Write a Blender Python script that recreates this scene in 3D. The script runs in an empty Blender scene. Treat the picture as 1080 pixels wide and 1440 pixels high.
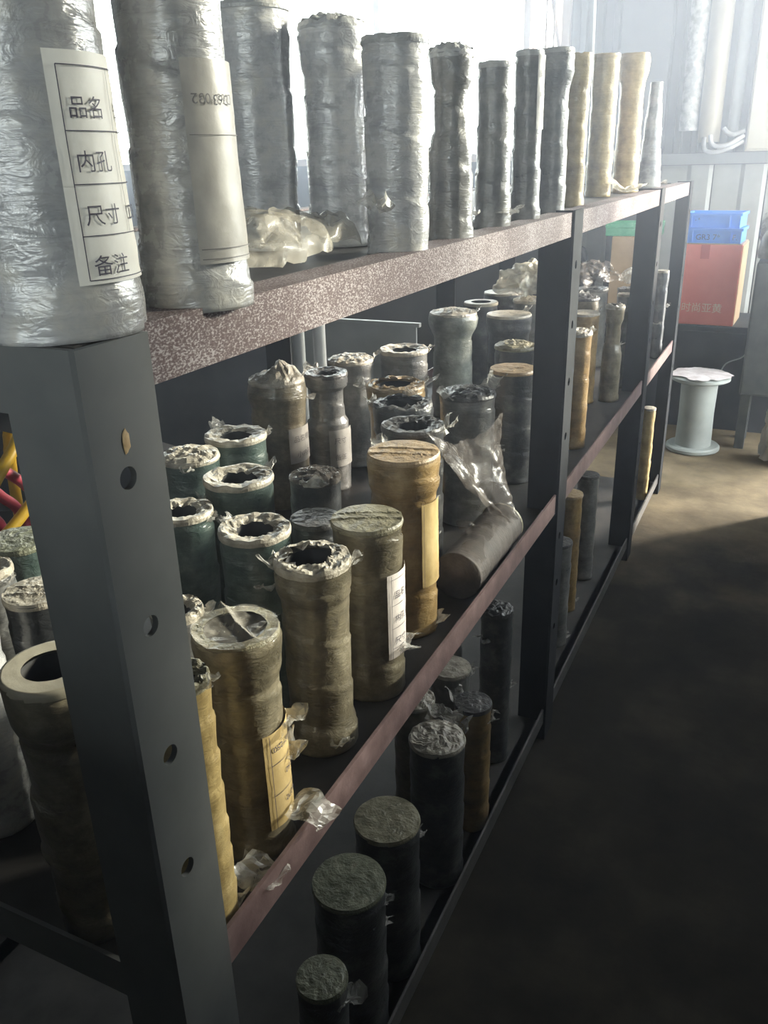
import bpy, bmesh, math, random
from mathutils import Vector, Matrix, noise

S = bpy.context.scene
COL = S.collection
PI = math.pi

# ------------------------------------------------------------------ camera
cam_d = bpy.data.cameras.new('camera')
cam_d.sensor_width = 36.0
cam_d.lens = 36.0 * 1180 / 1440
cam_d.clip_start = 0.02
cam = bpy.data.objects.new('camera', cam_d)
COL.objects.link(cam)
RX = Vector((0.903, 0.428, -0.025)); RY = Vector((-0.145, 0.358, 0.922))
RX.normalize(); RZ = RX.cross(RY).normalized(); RY = RZ.cross(RX)
m = Matrix((RX, RY, RZ)).transposed().to_4x4()
m.translation = Vector((0, 0, 1.5))
cam.matrix_world = m
S.camera = cam

# ------------------------------------------------------------------ light and exposure
S.view_settings.view_transform = 'Standard'
S.view_settings.look = 'None'
S.view_settings.gamma = 1.0
S.view_settings.use_curve_mapping = False
S.view_settings.exposure = 0.0
SKY = 14.0
w = bpy.data.worlds.new('overcast_sky'); S.world = w; w.use_nodes = True
bg = w.node_tree.nodes['Background']
bg.inputs['Color'].default_value = (0.93, 0.97, 1.0, 1)
bg.inputs['Strength'].default_value = SKY
SUN_DIR = Vector((-0.70, -0.70, -0.27))
sd = bpy.data.lights.new('hazy_sun', 'SUN'); sd.energy = 19.0; sd.angle = math.radians(8); sd.color = (1.0, 0.92, 0.79)
so = bpy.data.objects.new('hazy_sun', sd); COL.objects.link(so)
so.rotation_euler = SUN_DIR.to_track_quat('-Z', 'Y').to_euler(); so.location = (5, 6, 5)
HAZE_DENSITY = 0.092
HAZE_ANISO = 0.5


def portal(name, loc, rot, sx, sy):
    d = bpy.data.lights.new(name, 'AREA'); d.shape = 'RECTANGLE'; d.size = sx; d.size_y = sy
    d.cycles.is_portal = True
    o = bpy.data.objects.new(name, d); COL.objects.link(o)
    o.location = loc; o.rotation_euler = rot
    return o


portal('far_window_portal', (-4.3, 5.86, 2.3), (-PI / 2, 0, 0), 5.6, 1.7)
portal('door_portal', (1.06, 4.63, 1.475), (0, PI / 2, 0), 2.95, 1.65)
portal('side_window_portal', (1.06, 2.8, 2.12), (0, PI / 2, 0), 1.65, 1.8)
portal('added_corner_portal', (0.72, 5.86, 2.18), (-PI / 2, 0, 0), 0.55, 1.55)  # samples the added corner opening
portal('added_rear_portal', (-0.35, -2.06, 1.8), (PI / 2, 0, 0), 2.5, 0.8)  # samples the added opening behind the camera


# ------------------------------------------------------------------ materials
def new_mat(name):
    mt = bpy.data.materials.new(name); mt.use_nodes = True
    nt = mt.node_tree
    return mt, nt, nt.nodes['Principled BSDF']


def nd(nt, typ, **kw):
    n = nt.nodes.new(typ)
    for k, v in kw.items():
        setattr(n, k, v)
    return n


def ramp(nt, src, stops):
    r = nd(nt, 'ShaderNodeValToRGB')
    el = r.color_ramp.elements
    while len(el) < len(stops):
        el.new(0.5)
    for e, (p, c) in zip(el, stops):
        e.position = p
        e.color = (*c, 1) if len(c) == 3 else c
    nt.links.new(src, r.inputs[0])
    return r.outputs[0]


def coords(nt, scale=(1, 1, 1), rot=(0, 0, 0)):
    tc = nd(nt, 'ShaderNodeTexCoord'); mp = nd(nt, 'ShaderNodeMapping')
    mp.inputs['Scale'].default_value = scale; mp.inputs['Rotation'].default_value = rot
    nt.links.new(tc.outputs['Object'], mp.inputs[0])
    return mp.outputs[0]


def ntex(nt, co, scale, detail=4, rough=0.6, dist=0.0):
    n = nd(nt, 'ShaderNodeTexNoise')
    n.inputs['Scale'].default_value = scale; n.inputs['Detail'].default_value = detail
    n.inputs['Roughness'].default_value = rough; n.inputs['Distortion'].default_value = dist
    nt.links.new(co, n.inputs['Vector'])
    return n.outputs['Fac']


def bump(nt, bs, src, strength, dist, prev=None):
    b = nd(nt, 'ShaderNodeBump')
    b.inputs['Strength'].default_value = strength; b.inputs['Distance'].default_value = dist
    nt.links.new(src, b.inputs['Height'])
    if prev is not None:
        nt.links.new(prev, b.inputs['Normal'])
    nt.links.new(b.outputs[0], bs.inputs['Normal'])
    return b.outputs[0]


def mat_simple(name, stops, scale=8, rough=0.6, metal=0.0, bumps=(0.2, 0.002), cscale=(1, 1, 1), detail=5):
    mt, nt, bs = new_mat(name)
    co = coords(nt, cscale)
    f = ntex(nt, co, scale, detail)
    nt.links.new(ramp(nt, f, stops), bs.inputs['Base Color'])
    bs.inputs['Roughness'].default_value = rough
    bs.inputs['Metallic'].default_value = metal
    if bumps:
        bump(nt, bs, ntex(nt, co, scale * 6, 3), *bumps)
    return mt


def mat_wrap(name, dark, mid, light, rough=0.27, coat=0.6):
    """stretch film pulled tight round a pipe: blotchy ground, fine horizontal stretch lines, crinkles"""
    mt, nt, bs = new_mat(name)
    co = coords(nt)
    f = ntex(nt, co, 16, 5, 0.65)
    base = ramp(nt, f, [(0.3, dark), (0.52, mid), (0.75, light)])
    co2 = coords(nt, (6, 6, 60), (0.2, 0.16, 0))
    lines = ntex(nt, co2, 2.0, 4, 0.6, 1.0)
    mx = nd(nt, 'ShaderNodeMixRGB', blend_type='MULTIPLY'); mx.inputs[0].default_value = 0.35
    nt.links.new(base, mx.inputs[1])
    nt.links.new(ramp(nt, lines, [(0.3, (0.55, 0.53, 0.5)), (0.65, (1.0, 1.0, 1.0))]), mx.inputs[2])
    nt.links.new(mx.outputs[0], bs.inputs['Base Color'])
    rr = nd(nt, 'ShaderNodeMapRange')
    rr.inputs['To Min'].default_value = rough - 0.1; rr.inputs['To Max'].default_value = rough + 0.22
    nt.links.new(f, rr.inputs[0]); nt.links.new(rr.outputs[0], bs.inputs['Roughness'])
    bs.inputs['Coat Weight'].default_value = coat
    bs.inputs['Coat Roughness'].default_value = 0.18
    b = bump(nt, bs, lines, 0.3, 0.003)
    co3 = coords(nt, (1, 1, 2.0))
    b = bump(nt, bs, ntex(nt, co3, 38, 3, 0.5, 2.5), 0.3, 0.004, b)
    nt.links.new(b, bs.inputs['Coat Normal'])
    return mt


def mat_film(name, tint, fac):
    """loose clear polythene"""
    mt, nt, bs = new_mat(name)
    out = nt.nodes['Material Output']
    bs.inputs['Base Color'].default_value = (*tint, 1)
    bs.inputs['Roughness'].default_value = 0.24
    bs.inputs['Specular IOR Level'].default_value = 0.55
    co = coords(nt)
    n = ntex(nt, co, 26, 3, 0.55, 1.5)
    bump(nt, bs, n, 0.3, 0.004)
    tr = nd(nt, 'ShaderNodeBsdfTransparent')
    tr.inputs['Color'].default_value = (0.93, 0.92, 0.9, 1)
    mx = nd(nt, 'ShaderNodeMixShader')
    nt.links.new(ramp(nt, n, [(0.35, (fac * 0.6,) * 3), (0.7, (min(1, fac * 1.6),) * 3)]), mx.inputs[0])
    nt.links.new(tr.outputs[0], mx.inputs[1]); nt.links.new(bs.outputs[0], mx.inputs[2])
    nt.links.new(mx.outputs[0], out.inputs['Surface'])
    return mt


M = {}
M['palelit'] = mat_wrap('veil_lit_pale_film', (0.3, 0.305, 0.325), (0.46, 0.46, 0.465), (0.64, 0.61, 0.52), 0.22)  # lighter copy of the pale wrap, veil brightness put into its colour
M['black'] = mat_wrap('black_pipe_under_film', (0.02, 0.022, 0.025), (0.05, 0.052, 0.055), (0.16, 0.16, 0.15))
M['grey'] = mat_wrap('grey_pipe_under_film', (0.07, 0.072, 0.075), (0.16, 0.158, 0.15), (0.30, 0.29, 0.27))
M['pale'] = mat_wrap('pale_pipe_under_film', (0.22, 0.225, 0.24), (0.36, 0.36, 0.36), (0.54, 0.51, 0.44), 0.22)
M['tan'] = mat_wrap('tan_pipe_under_film', (0.11, 0.07, 0.027), (0.26, 0.17, 0.066), (0.42, 0.3, 0.14), 0.34, 0.4)
M['yellow'] = mat_wrap('yellowed_pipe_under_film', (0.22, 0.155, 0.06), (0.42, 0.31, 0.13), (0.62, 0.49, 0.25), 0.36, 0.35)
M['olive'] = mat_wrap('olive_pipe_under_film', (0.06, 0.052, 0.034), (0.165, 0.142, 0.095), (0.32, 0.285, 0.205))
M['milky'] = mat_wrap('milky_film_wrap', (0.1, 0.112, 0.1), (0.21, 0.225, 0.2), (0.4, 0.42, 0.37))
M['brown'] = mat_wrap('brown_pipe_under_film', (0.035, 0.029, 0.025), (0.075, 0.062, 0.054), (0.13, 0.11, 0.096), 0.7, 0.0)
M['green'] = mat_wrap('green_grey_pipe_under_film', (0.035, 0.055, 0.05), (0.09, 0.12, 0.108), (0.22, 0.26, 0.23))
M['dust'] = mat_simple('dusty_film', [(0.3, (0.16, 0.14, 0.11)), (0.55, (0.42, 0.38, 0.31)), (0.75, (0.58, 0.54, 0.46))], 22, 0.42, bumps=(0.5, 0.004))
M['dustolive'] = mat_simple('dusty_olive_film', [(0.3, (0.12, 0.108, 0.07)), (0.6, (0.29, 0.265, 0.18)), (0.8, (0.42, 0.38, 0.28))], 30, 0.4, bumps=(0.5, 0.004))
M['dustgreen'] = mat_simple('dusty_green_film', [(0.3, (0.08, 0.085, 0.055)), (0.6, (0.17, 0.175, 0.12)), (0.8, (0.3, 0.295, 0.22))], 34, 0.4, bumps=(0.5, 0.004))
M['duststeel'] = mat_simple('dusty_dark_film', [(0.3, (0.04, 0.04, 0.04)), (0.6, (0.11, 0.105, 0.1)), (0.8, (0.22, 0.21, 0.19))], 26, 0.35, bumps=(0.5, 0.004))
M['dusttan'] = mat_simple('dusty_tan_film', [(0.3, (0.2, 0.14, 0.08)), (0.6, (0.40, 0.29, 0.17)), (0.8, (0.52, 0.4, 0.27))], 22, 0.45, bumps=(0.5, 0.004))
M['palecap'] = mat_simple('grey_film_end', [(0.3, (0.2, 0.205, 0.215)), (0.55, (0.33, 0.33, 0.325)), (0.8, (0.48, 0.47, 0.43))], 18, 0.3, bumps=(0.4, 0.004))
M['yellowcap'] = mat_simple('yellowed_film_end', [(0.3, (0.3, 0.22, 0.1)), (0.55, (0.45, 0.34, 0.17)), (0.8, (0.6, 0.48, 0.27))], 18, 0.35, bumps=(0.4, 0.004))
M['flange'] = mat_simple('bare_pale_flange', [(0.3, (0.28, 0.25, 0.18)), (0.7, (0.42, 0.38, 0.29))], 14, 0.5)
M['bore'] = mat_simple('dark_bore', [(0.3, (0.012, 0.012, 0.014)), (0.7, (0.04, 0.038, 0.036))], 12, 0.7)
M['film'] = mat_film('clear_film', (0.75, 0.73, 0.68), 0.42)
M['filmbag'] = mat_film('stretched_clear_film', (0.62, 0.58, 0.5), 0.3)
M['filmbrown'] = mat_film('brownish_clear_film', (0.26, 0.23, 0.21), 0.24)
M['filmwhite'] = mat_film('milky_film', (0.8, 0.76, 0.64), 0.8)
M['paper'] = mat_simple('label_paper', [(0.3, (0.62, 0.6, 0.55)), (0.7, (0.78, 0.76, 0.7))], 12, 0.5, bumps=(0.15, 0.002))
M['paperpink'] = mat_simple('pinkish_label_paper', [(0.3, (0.55, 0.49, 0.45)), (0.7, (0.7, 0.64, 0.6))], 12, 0.5, bumps=(0.15, 0.002))
M['papertan'] = mat_simple('oiled_label_paper', [(0.25, (0.16, 0.105, 0.04)), (0.45, (0.36, 0.26, 0.11)), (0.75, (0.5, 0.38, 0.19))], 14, 0.45, bumps=(0.15, 0.002))
M['papergrey'] = mat_simple('greyed_label_paper', [(0.3, (0.25, 0.24, 0.22)), (0.7, (0.4, 0.38, 0.35))], 14, 0.4, bumps=(0.15, 0.002))
M['ink'] = mat_simple('printed_ink', [(0.3, (0.035, 0.03, 0.05)), (0.7, (0.07, 0.06, 0.09))], 20, 0.6, bumps=None)
M['inkgrey'] = mat_simple('faded_ink', [(0.3, (0.09, 0.085, 0.085)), (0.7, (0.14, 0.13, 0.13))], 20, 0.6, bumps=None)
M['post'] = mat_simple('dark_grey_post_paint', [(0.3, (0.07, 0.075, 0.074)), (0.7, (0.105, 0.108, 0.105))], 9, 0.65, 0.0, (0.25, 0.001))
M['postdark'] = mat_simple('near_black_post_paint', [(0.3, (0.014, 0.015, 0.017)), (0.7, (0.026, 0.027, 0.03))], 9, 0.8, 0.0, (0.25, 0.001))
M['sheet'] = mat_simple('dirty_shelf_sheet', [(0.3, (0.014, 0.013, 0.012)), (0.7, (0.045, 0.04, 0.036))], 8, 0.6, 0.2)
M['rail'] = mat_simple('dark_floor_rail', [(0.3, (0.04, 0.04, 0.04)), (0.7, (0.10, 0.095, 0.09))], 12, 0.55, 0.2)
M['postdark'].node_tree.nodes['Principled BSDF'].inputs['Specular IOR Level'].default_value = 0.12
M['rust'] = mat_simple('rust_fleck', [(0.3, (0.28, 0.16, 0.06)), (0.7, (0.6, 0.45, 0.25))], 60, 0.7)

# beams: old primer with pale scale rubbed through
mt, nt, bs = new_mat('scaled_primer'); M['beam'] = mt
co = coords(nt, (1, 1.0, 1))
big = ntex(nt, co, 7, 4, 0.6)
fine = ntex(nt, coords(nt, (1, 0.7, 1.3)), 430, 2, 0.65)
ad = nd(nt, 'ShaderNodeMath', operation='ADD'); ml = nd(nt, 'ShaderNodeMath', operation='MULTIPLY')
ml.inputs[1].default_value = 0.35
nt.links.new(big, ml.inputs[0]); nt.links.new(fine, ad.inputs[0]); nt.links.new(ml.outputs[0], ad.inputs[1])
nt.links.new(ramp(nt, ad.outputs[0], [(0.56, (0.065, 0.042, 0.042)), (0.68, (0.115, 0.088, 0.088)), (0.78, (0.27, 0.245, 0.25))]), bs.inputs['Base Color'])
bs.inputs['Roughness'].default_value = 0.75
bs.inputs['Specular IOR Level'].default_value = 0.25
bump(nt, bs, fine, 0.3, 0.001)
M['beampink'] = mat_simple('pink_primer', [(0.3, (0.09, 0.055, 0.052)), (0.55, (0.14, 0.09, 0.087)), (0.75, (0.2, 0.14, 0.137))], 24, 0.55)

# concrete floor: aisle shade put into the colour, lit pale tone towards the door
mt, nt, bs = new_mat('worn_concrete'); M['floor'] = mt
co = coords(nt)
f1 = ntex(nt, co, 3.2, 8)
lit_tone = ramp(nt, f1, [(0.28, (0.07, 0.055, 0.034)), (0.5, (0.15, 0.118, 0.072)), (0.72, (0.25, 0.2, 0.125))])
shade_tone = ramp(nt, f1, [(0.28, (0.008, 0.007, 0.006)), (0.5, (0.02, 0.0175, 0.0135)), (0.72, (0.045, 0.039, 0.029))])
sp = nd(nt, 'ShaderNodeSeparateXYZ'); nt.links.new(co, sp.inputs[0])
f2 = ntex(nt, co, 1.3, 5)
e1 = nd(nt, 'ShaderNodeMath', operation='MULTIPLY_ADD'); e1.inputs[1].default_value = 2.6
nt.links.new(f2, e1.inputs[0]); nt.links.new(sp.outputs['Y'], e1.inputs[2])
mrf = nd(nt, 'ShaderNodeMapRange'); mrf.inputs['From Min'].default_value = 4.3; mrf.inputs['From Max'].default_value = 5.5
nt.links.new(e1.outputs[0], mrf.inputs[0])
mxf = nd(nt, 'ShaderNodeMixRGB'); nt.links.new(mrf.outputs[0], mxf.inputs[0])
nt.links.new(shade_tone, mxf.inputs[1]); nt.links.new(lit_tone, mxf.inputs[2])
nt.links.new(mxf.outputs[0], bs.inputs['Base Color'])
bs.inputs['Roughness'].default_value = 0.85
bs.inputs['Specular IOR Level'].default_value = 0.15
bump(nt, bs, ntex(nt, co, 40, 4), 0.4, 0.004)
M['wall'] = mat_simple('steel_siding', [(0.3, (0.15, 0.16, 0.165)), (0.7, (0.22, 0.23, 0.23))], 3, 0.5, 0.1)
M['wallpale'] = mat_simple('bounce_lit_siding', [(0.3, (0.24, 0.25, 0.235)), (0.7, (0.34, 0.35, 0.325))], 4, 0.5, 0.05)  # lighter copy of the siding, bounced light put into the lower panels' colour
M['wallplain'] = mat_simple('grimy_wall', [(0.3, (0.04, 0.04, 0.038)), (0.7, (0.075, 0.073, 0.07))], 2, 0.8)
M['ceil'] = mat_simple('grimy_roof', [(0.3, (0.045, 0.045, 0.045)), (0.7, (0.08, 0.08, 0.08))], 2, 0.8)
M['column'] = mat_simple('column_paint', [(0.3, (0.07, 0.075, 0.085)), (0.7, (0.11, 0.115, 0.125))], 5, 0.5)
M['frame'] = mat_simple('window_frame_paint', [(0.3, (0.42, 0.33, 0.3)), (0.7, (0.55, 0.46, 0.42))], 9, 0.5)
M['conduit'] = mat_simple('cream_conduit', [(0.3, (0.26, 0.225, 0.165)), (0.7, (0.33, 0.29, 0.22))], 6, 0.45)
M['conduitgrey'] = mat_simple('grey_conduit', [(0.3, (0.33, 0.34, 0.34)), (0.7, (0.42, 0.43, 0.43))], 6, 0.45)
M['conduitspot'] = mat_simple('stained_plaster_conduit', [(0.4, (0.2, 0.2, 0.2)), (0.55, (0.38, 0.38, 0.37)), (0.7, (0.45, 0.44, 0.42))], 28, 0.6)
M['boxcream'] = mat_simple('cream_enamel', [(0.3, (0.33, 0.305, 0.24)), (0.7, (0.4, 0.375, 0.3))], 5, 0.4)
M['cable'] = mat_simple('pale_corrugated_conduit', [(0.3, (0.3, 0.3, 0.3)), (0.7, (0.42, 0.42, 0.42))], 30, 0.5)
M['white'] = mat_simple('white_plastic', [(0.3, (0.68, 0.68, 0.66)), (0.7, (0.8, 0.8, 0.78))], 8, 0.45)
M['reel'] = mat_simple('grey_white_reel', [(0.3, (0.27, 0.3, 0.28)), (0.7, (0.36, 0.39, 0.365))], 7, 0.5)
M['torn'] = mat_simple('torn_white_paper', [(0.3, (0.5, 0.44, 0.42)), (0.6, (0.75, 0.7, 0.69)), (0.8, (0.82, 0.79, 0.78))], 12, 0.6)
M['red'] = mat_simple('red_carton', [(0.3, (0.82, 0.22, 0.17)), (0.7, (0.9, 0.28, 0.23))], 5, 0.6)
M['kraft'] = mat_simple('kraft_card', [(0.3, (0.36, 0.25, 0.14)), (0.7, (0.47, 0.34, 0.21))], 7, 0.7)
M['printpale'] = mat_simple('pale_print', [(0.3, (0.9, 0.6, 0.45)), (0.7, (0.92, 0.68, 0.55))], 8, 0.6, bumps=None)
M['blue'] = mat_simple('blue_crate_plastic', [(0.3, (0.09, 0.29, 0.85)), (0.7, (0.14, 0.36, 0.92))], 6, 0.4)
M['marker'] = mat_simple('marker_ink', [(0.3, (0.02, 0.04, 0.16)), (0.7, (0.04, 0.06, 0.2))], 20, 0.6, bumps=None)
M['cabinet'] = mat_simple('dark_bench_paint', [(0.3, (0.025, 0.028, 0.034)), (0.7, (0.05, 0.054, 0.06))], 5, 0.6)
M['greypanel'] = mat_simple('pale_grey_sheet', [(0.3, (0.3, 0.31, 0.3)), (0.7, (0.4, 0.41, 0.39))], 4, 0.5)
M['cloth'] = mat_simple('black_cloth', [(0.3, (0.015, 0.017, 0.02)), (0.7, (0.05, 0.052, 0.058))], 15, 0.9, bumps=(0.5, 0.006))
M['pink'] = mat_simple('pink_tag', [(0.3, (0.65, 0.06, 0.3)), (0.7, (0.75, 0.12, 0.4))], 15, 0.6)
M['greenbox'] = mat_simple('green_card', [(0.3, (0.05, 0.3, 0.15)), (0.6, (0.12, 0.42, 0.24)), (0.75, (0.45, 0.7, 0.52))], 12, 0.5)
M['hosey'] = mat_simple('yellow_hose', [(0.3, (0.5, 0.3, 0.02)), (0.7, (0.65, 0.42, 0.04))], 12, 0.4)
M['hoser'] = mat_simple('red_hose', [(0.3, (0.3, 0.03, 0.05)), (0.7, (0.42, 0.06, 0.09))], 12, 0.4)
M['machine'] = mat_simple('grey_machine_casting', [(0.3, (0.09, 0.09, 0.088)), (0.55, (0.2, 0.195, 0.185)), (0.75, (0.34, 0.33, 0.3))], 12, 0.45, 0.2)
M['machinedark'] = mat_simple('dark_machine_stand', [(0.3, (0.03, 0.035, 0.035)), (0.7, (0.07, 0.075, 0.07))], 8, 0.6)
M['sack'] = mat_simple('pale_sack', [(0.3, (0.3, 0.3, 0.28)), (0.7, (0.42, 0.41, 0.38))], 9, 0.7)
M['ground'] = mat_simple('yard_concrete', [(0.3, (0.3, 0.29, 0.26)), (0.7, (0.4, 0.38, 0.35))], 2, 0.85)
mt, nt, bs = new_mat('window_glass'); M['glass'] = mt
tr = nd(nt, 'ShaderNodeBsdfTransparent'); tr.inputs['Color'].default_value = (0.93, 0.96, 0.95, 1)
gl = nd(nt, 'ShaderNodeBsdfGlossy'); gl.inputs['Roughness'].default_value = 0.05
mx = nd(nt, 'ShaderNodeMixShader'); mx.inputs[0].default_value = 0.06
nt.links.new(tr.outputs[0], mx.inputs[1]); nt.links.new(gl.outputs[0], mx.inputs[2])
nt.links.new(mx.outputs[0], nt.nodes['Material Output'].inputs['Surface'])


# ------------------------------------------------------------------ helpers
def link(name, me, mat, parent=None, loc=(0, 0, 0), rot=(0, 0, 0), smooth=False):
    o = bpy.data.objects.new(name, me); COL.objects.link(o)
    if mat is not None:
        me.materials.clear(); me.materials.append(mat)
    if smooth:
        for p in me.polygons:
            p.use_smooth = True
    if parent is not None:
        o.parent = parent
    o.location = loc; o.rotation_euler = rot
    return o


def obj(name, bm, mat, parent=None, loc=(0, 0, 0), rot=(0, 0, 0), smooth=False):
    me = bpy.data.meshes.new(name)
    bmesh.ops.recalc_face_normals(bm, faces=bm.faces)
    bm.to_mesh(me); bm.free()
    return link(name, me, mat, parent, loc, rot, smooth)


def pyd(name, v, f, mat, parent=None, loc=(0, 0, 0), rot=(0, 0, 0), smooth=True):
    me = bpy.data.meshes.new(name)
    me.from_pydata(v, [], f); me.update()
    return link(name, me, mat, parent, loc, rot, smooth)


def tag(o, label=None, cat=None, group=None, kind=None):
    if label: o['label'] = label
    if cat: o['category'] = cat
    if group: o['group'] = group
    if kind: o['kind'] = kind
    return o


def empty(name, loc, label, cat, group=None, rz=0.0, tilt=(0, 0)):
    o = bpy.data.objects.new(name, None); COL.objects.link(o)
    o.empty_display_size = 0.05
    o.location = loc; o.rotation_euler = (tilt[0], tilt[1], rz)
    return tag(o, label, cat, group)


def box(bm, x0, x1, y0, y1, z0, z1, bevel=0.0):
    r = bmesh.ops.create_cube(bm, size=1)
    vs = r['verts']
    for v in vs:
        v.co = Vector(((x0 + x1) / 2 + v.co.x * (x1 - x0), (y0 + y1) / 2 + v.co.y * (y1 - y0), (z0 + z1) / 2 + v.co.z * (z1 - z0)))
    if bevel:
        es = list({e for v in vs for e in v.link_edges})
        bmesh.ops.bevel(bm, geom=es, offset=bevel, segments=2, affect='EDGES', profile=0.6)


def bobj(name, b, mat, parent=None, bevel=0.0, **kw):
    bm = bmesh.new(); box(bm, *b, bevel=bevel)
    return obj(name, bm, mat, parent, **kw)


def struct(o):
    o['kind'] = 'structure'
    return o


def tube(name, pts, r, mat, parent=None, seg=10, closed_ends=True, loc=(0, 0, 0)):
    """round bar along a polyline (Catmull-Rom smoothed by caller if wanted)"""
    bm = bmesh.new(); rings = []
    P = [Vector(p) for p in pts]
    up = Vector((0.3, 0.2, 1)).normalized()
    for i, p in enumerate(P):
        t = (P[min(i + 1, len(P) - 1)] - P[max(i - 1, 0)]).normalized()
        a = t.cross(up)
        if a.length < 1e-3: a = t.cross(Vector((1, 0, 0)))
        a.normalize(); b = t.cross(a).normalized()
        rr = r[i] if isinstance(r, (list, tuple)) else r
        rings.append([bm.verts.new(p + a * rr * math.cos(k * 2 * PI / seg) + b * rr * math.sin(k * 2 * PI / seg)) for k in range(seg)])
    for A, B in zip(rings, rings[1:]):
        for k in range(seg):
            bm.faces.new((A[k], A[(k + 1) % seg], B[(k + 1) % seg], B[k]))
    if closed_ends:
        bm.faces.new(rings[0]); bm.faces.new(rings[-1])
    return obj(name, bm, mat, parent, loc=loc, smooth=True)


def smooth_path(pts, n=8):
    P = [Vector(p) for p in pts]; P = [P[0]] + P + [P[-1]]; out = []
    for i in range(1, len(P) - 2):
        a, b, c, d = P[i - 1], P[i], P[i + 1], P[i + 2]
        for k in range(n):
            t = k / n
            out.append(0.5 * ((2 * b) + (c - a) * t + (2 * a - 5 * b + 4 * c - d) * t * t + (3 * b - a - 3 * c + d) * t ** 3))
    out.append(P[-2])
    return out


def lathe(name, prof, mat, parent=None, seg=40, loc=(0, 0, 0), smooth=True):
    """prof: list of (r, z)"""
    bm = bmesh.new(); rings = []
    for r, z in prof:
        if r <= 1e-5:
            rings.append([bm.verts.new((0, 0, z))])
        else:
            rings.append([bm.verts.new((r * math.cos(k * 2 * PI / seg), r * math.sin(k * 2 * PI / seg), z)) for k in range(seg)])
    for A, B in zip(rings, rings[1:]):
        for k in range(seg):
            q = (k + 1) % seg
            if len(A) == 1 and len(B) == 1: continue
            if len(A) == 1: bm.faces.new((A[0], B[q], B[k]))
            elif len(B) == 1: bm.faces.new((A[k], A[q], B[0]))
            else: bm.faces.new((A[k], A[q], B[q], B[k]))
    o = obj(name, bm, mat, parent, loc=loc, smooth=False)
    if smooth:
        for p in o.data.polygons: p.use_smooth = True
        o.data.set_sharp_from_angle(angle=math.radians(40))
    return o


def nz(x, y, z):
    return noise.noise(Vector((x, y, z)))


def crumple(name, fn, nu, nv, amp, freq, seed, mat, parent=None, loc=(0, 0, 0), rot=(0, 0, 0), close_u=False, smooth=False):
    """a crumpled sheet: fn(u,v)->point, ridged noise pushed along all axes"""
    vs = []; fs = []
    for j in range(nv + 1):
        for i in range(nu + (0 if close_u else 1)):
            p = Vector(fn(i / nu, j / nv)); q = p * freq
            d = Vector((nz(q.x + seed, q.y, q.z), nz(q.x, q.y + seed + 31, q.z), nz(q.x, q.y, q.z + seed + 77)))
            d2 = Vector([abs(nz(q.x * 2.3 + seed + k * 9, q.y * 2.3, q.z * 2.3)) for k in range(3)])
            vs.append(p + d * amp + (d2 - Vector((0.25, 0.25, 0.25))) * amp * 0.8)
    W = nu if close_u else nu + 1
    for j in range(nv):
        for i in range(nu):
            a = j * W + i; b = j * W + (i + 1) % W if close_u else a + 1
            fs.append((a, b, b + W, a + W))
    return pyd(name, [tuple(v) for v in vs], fs, mat, parent, loc, rot, smooth=smooth)


# flat lettering --------------------------------------------------------
def text_mesh(body, size):
    cu = bpy.data.curves.new('lettering', 'FONT'); cu.body = body; cu.size = size
    cu.resolution_u = 3; cu.align_x = 'LEFT'
    o = bpy.data.objects.new('lettering', cu); COL.objects.link(o)
    dg = bpy.context.evaluated_depsgraph_get()
    me = bpy.data.meshes.new_from_object(o.evaluated_get(dg))
    COL.objects.unlink(o); bpy.data.objects.remove(o); bpy.data.curves.remove(cu)
    return me


def text_geo(items, lines):
    """items: (text, size, x, y, flip); lines: thin strips (x0,y0,x1,y1,width) -> verts, faces in the label plane"""
    V = []; F = []
    for body, size, x, y, flip in items:
        me = text_mesh(body, size)
        n = len(V)
        if flip:
            xs = [v.co.x for v in me.vertices]; ys = [v.co.y for v in me.vertices]
            X = max(xs) if xs else 0; Y = max(ys) if ys else 0
            V += [(x + X - v.co.x, y + Y - v.co.y) for v in me.vertices]
        else:
            V += [(x + v.co.x, y + v.co.y) for v in me.vertices]
        F += [tuple(i + n for i in p.vertices) for p in me.polygons]
        bpy.data.meshes.remove(me)
    for x0, y0, x1, y1, wd in lines:
        L = math.hypot(x1 - x0, y1 - y0); k = max(1, int(L / 0.006))
        ux, uy = (x1 - x0) / L, (y1 - y0) / L
        for i in range(k):
            a = L * i / k; b = L * (i + 1) / k; n = len(V)
            for s, q in ((a, -1), (b, -1), (b, 1), (a, 1)):
                V.append((x0 + ux * s - uy * wd / 2 * q, y0 + uy * s + ux * wd / 2 * q))
            F.append((n, n + 1, n + 2, n + 3))
    return V, F


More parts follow.
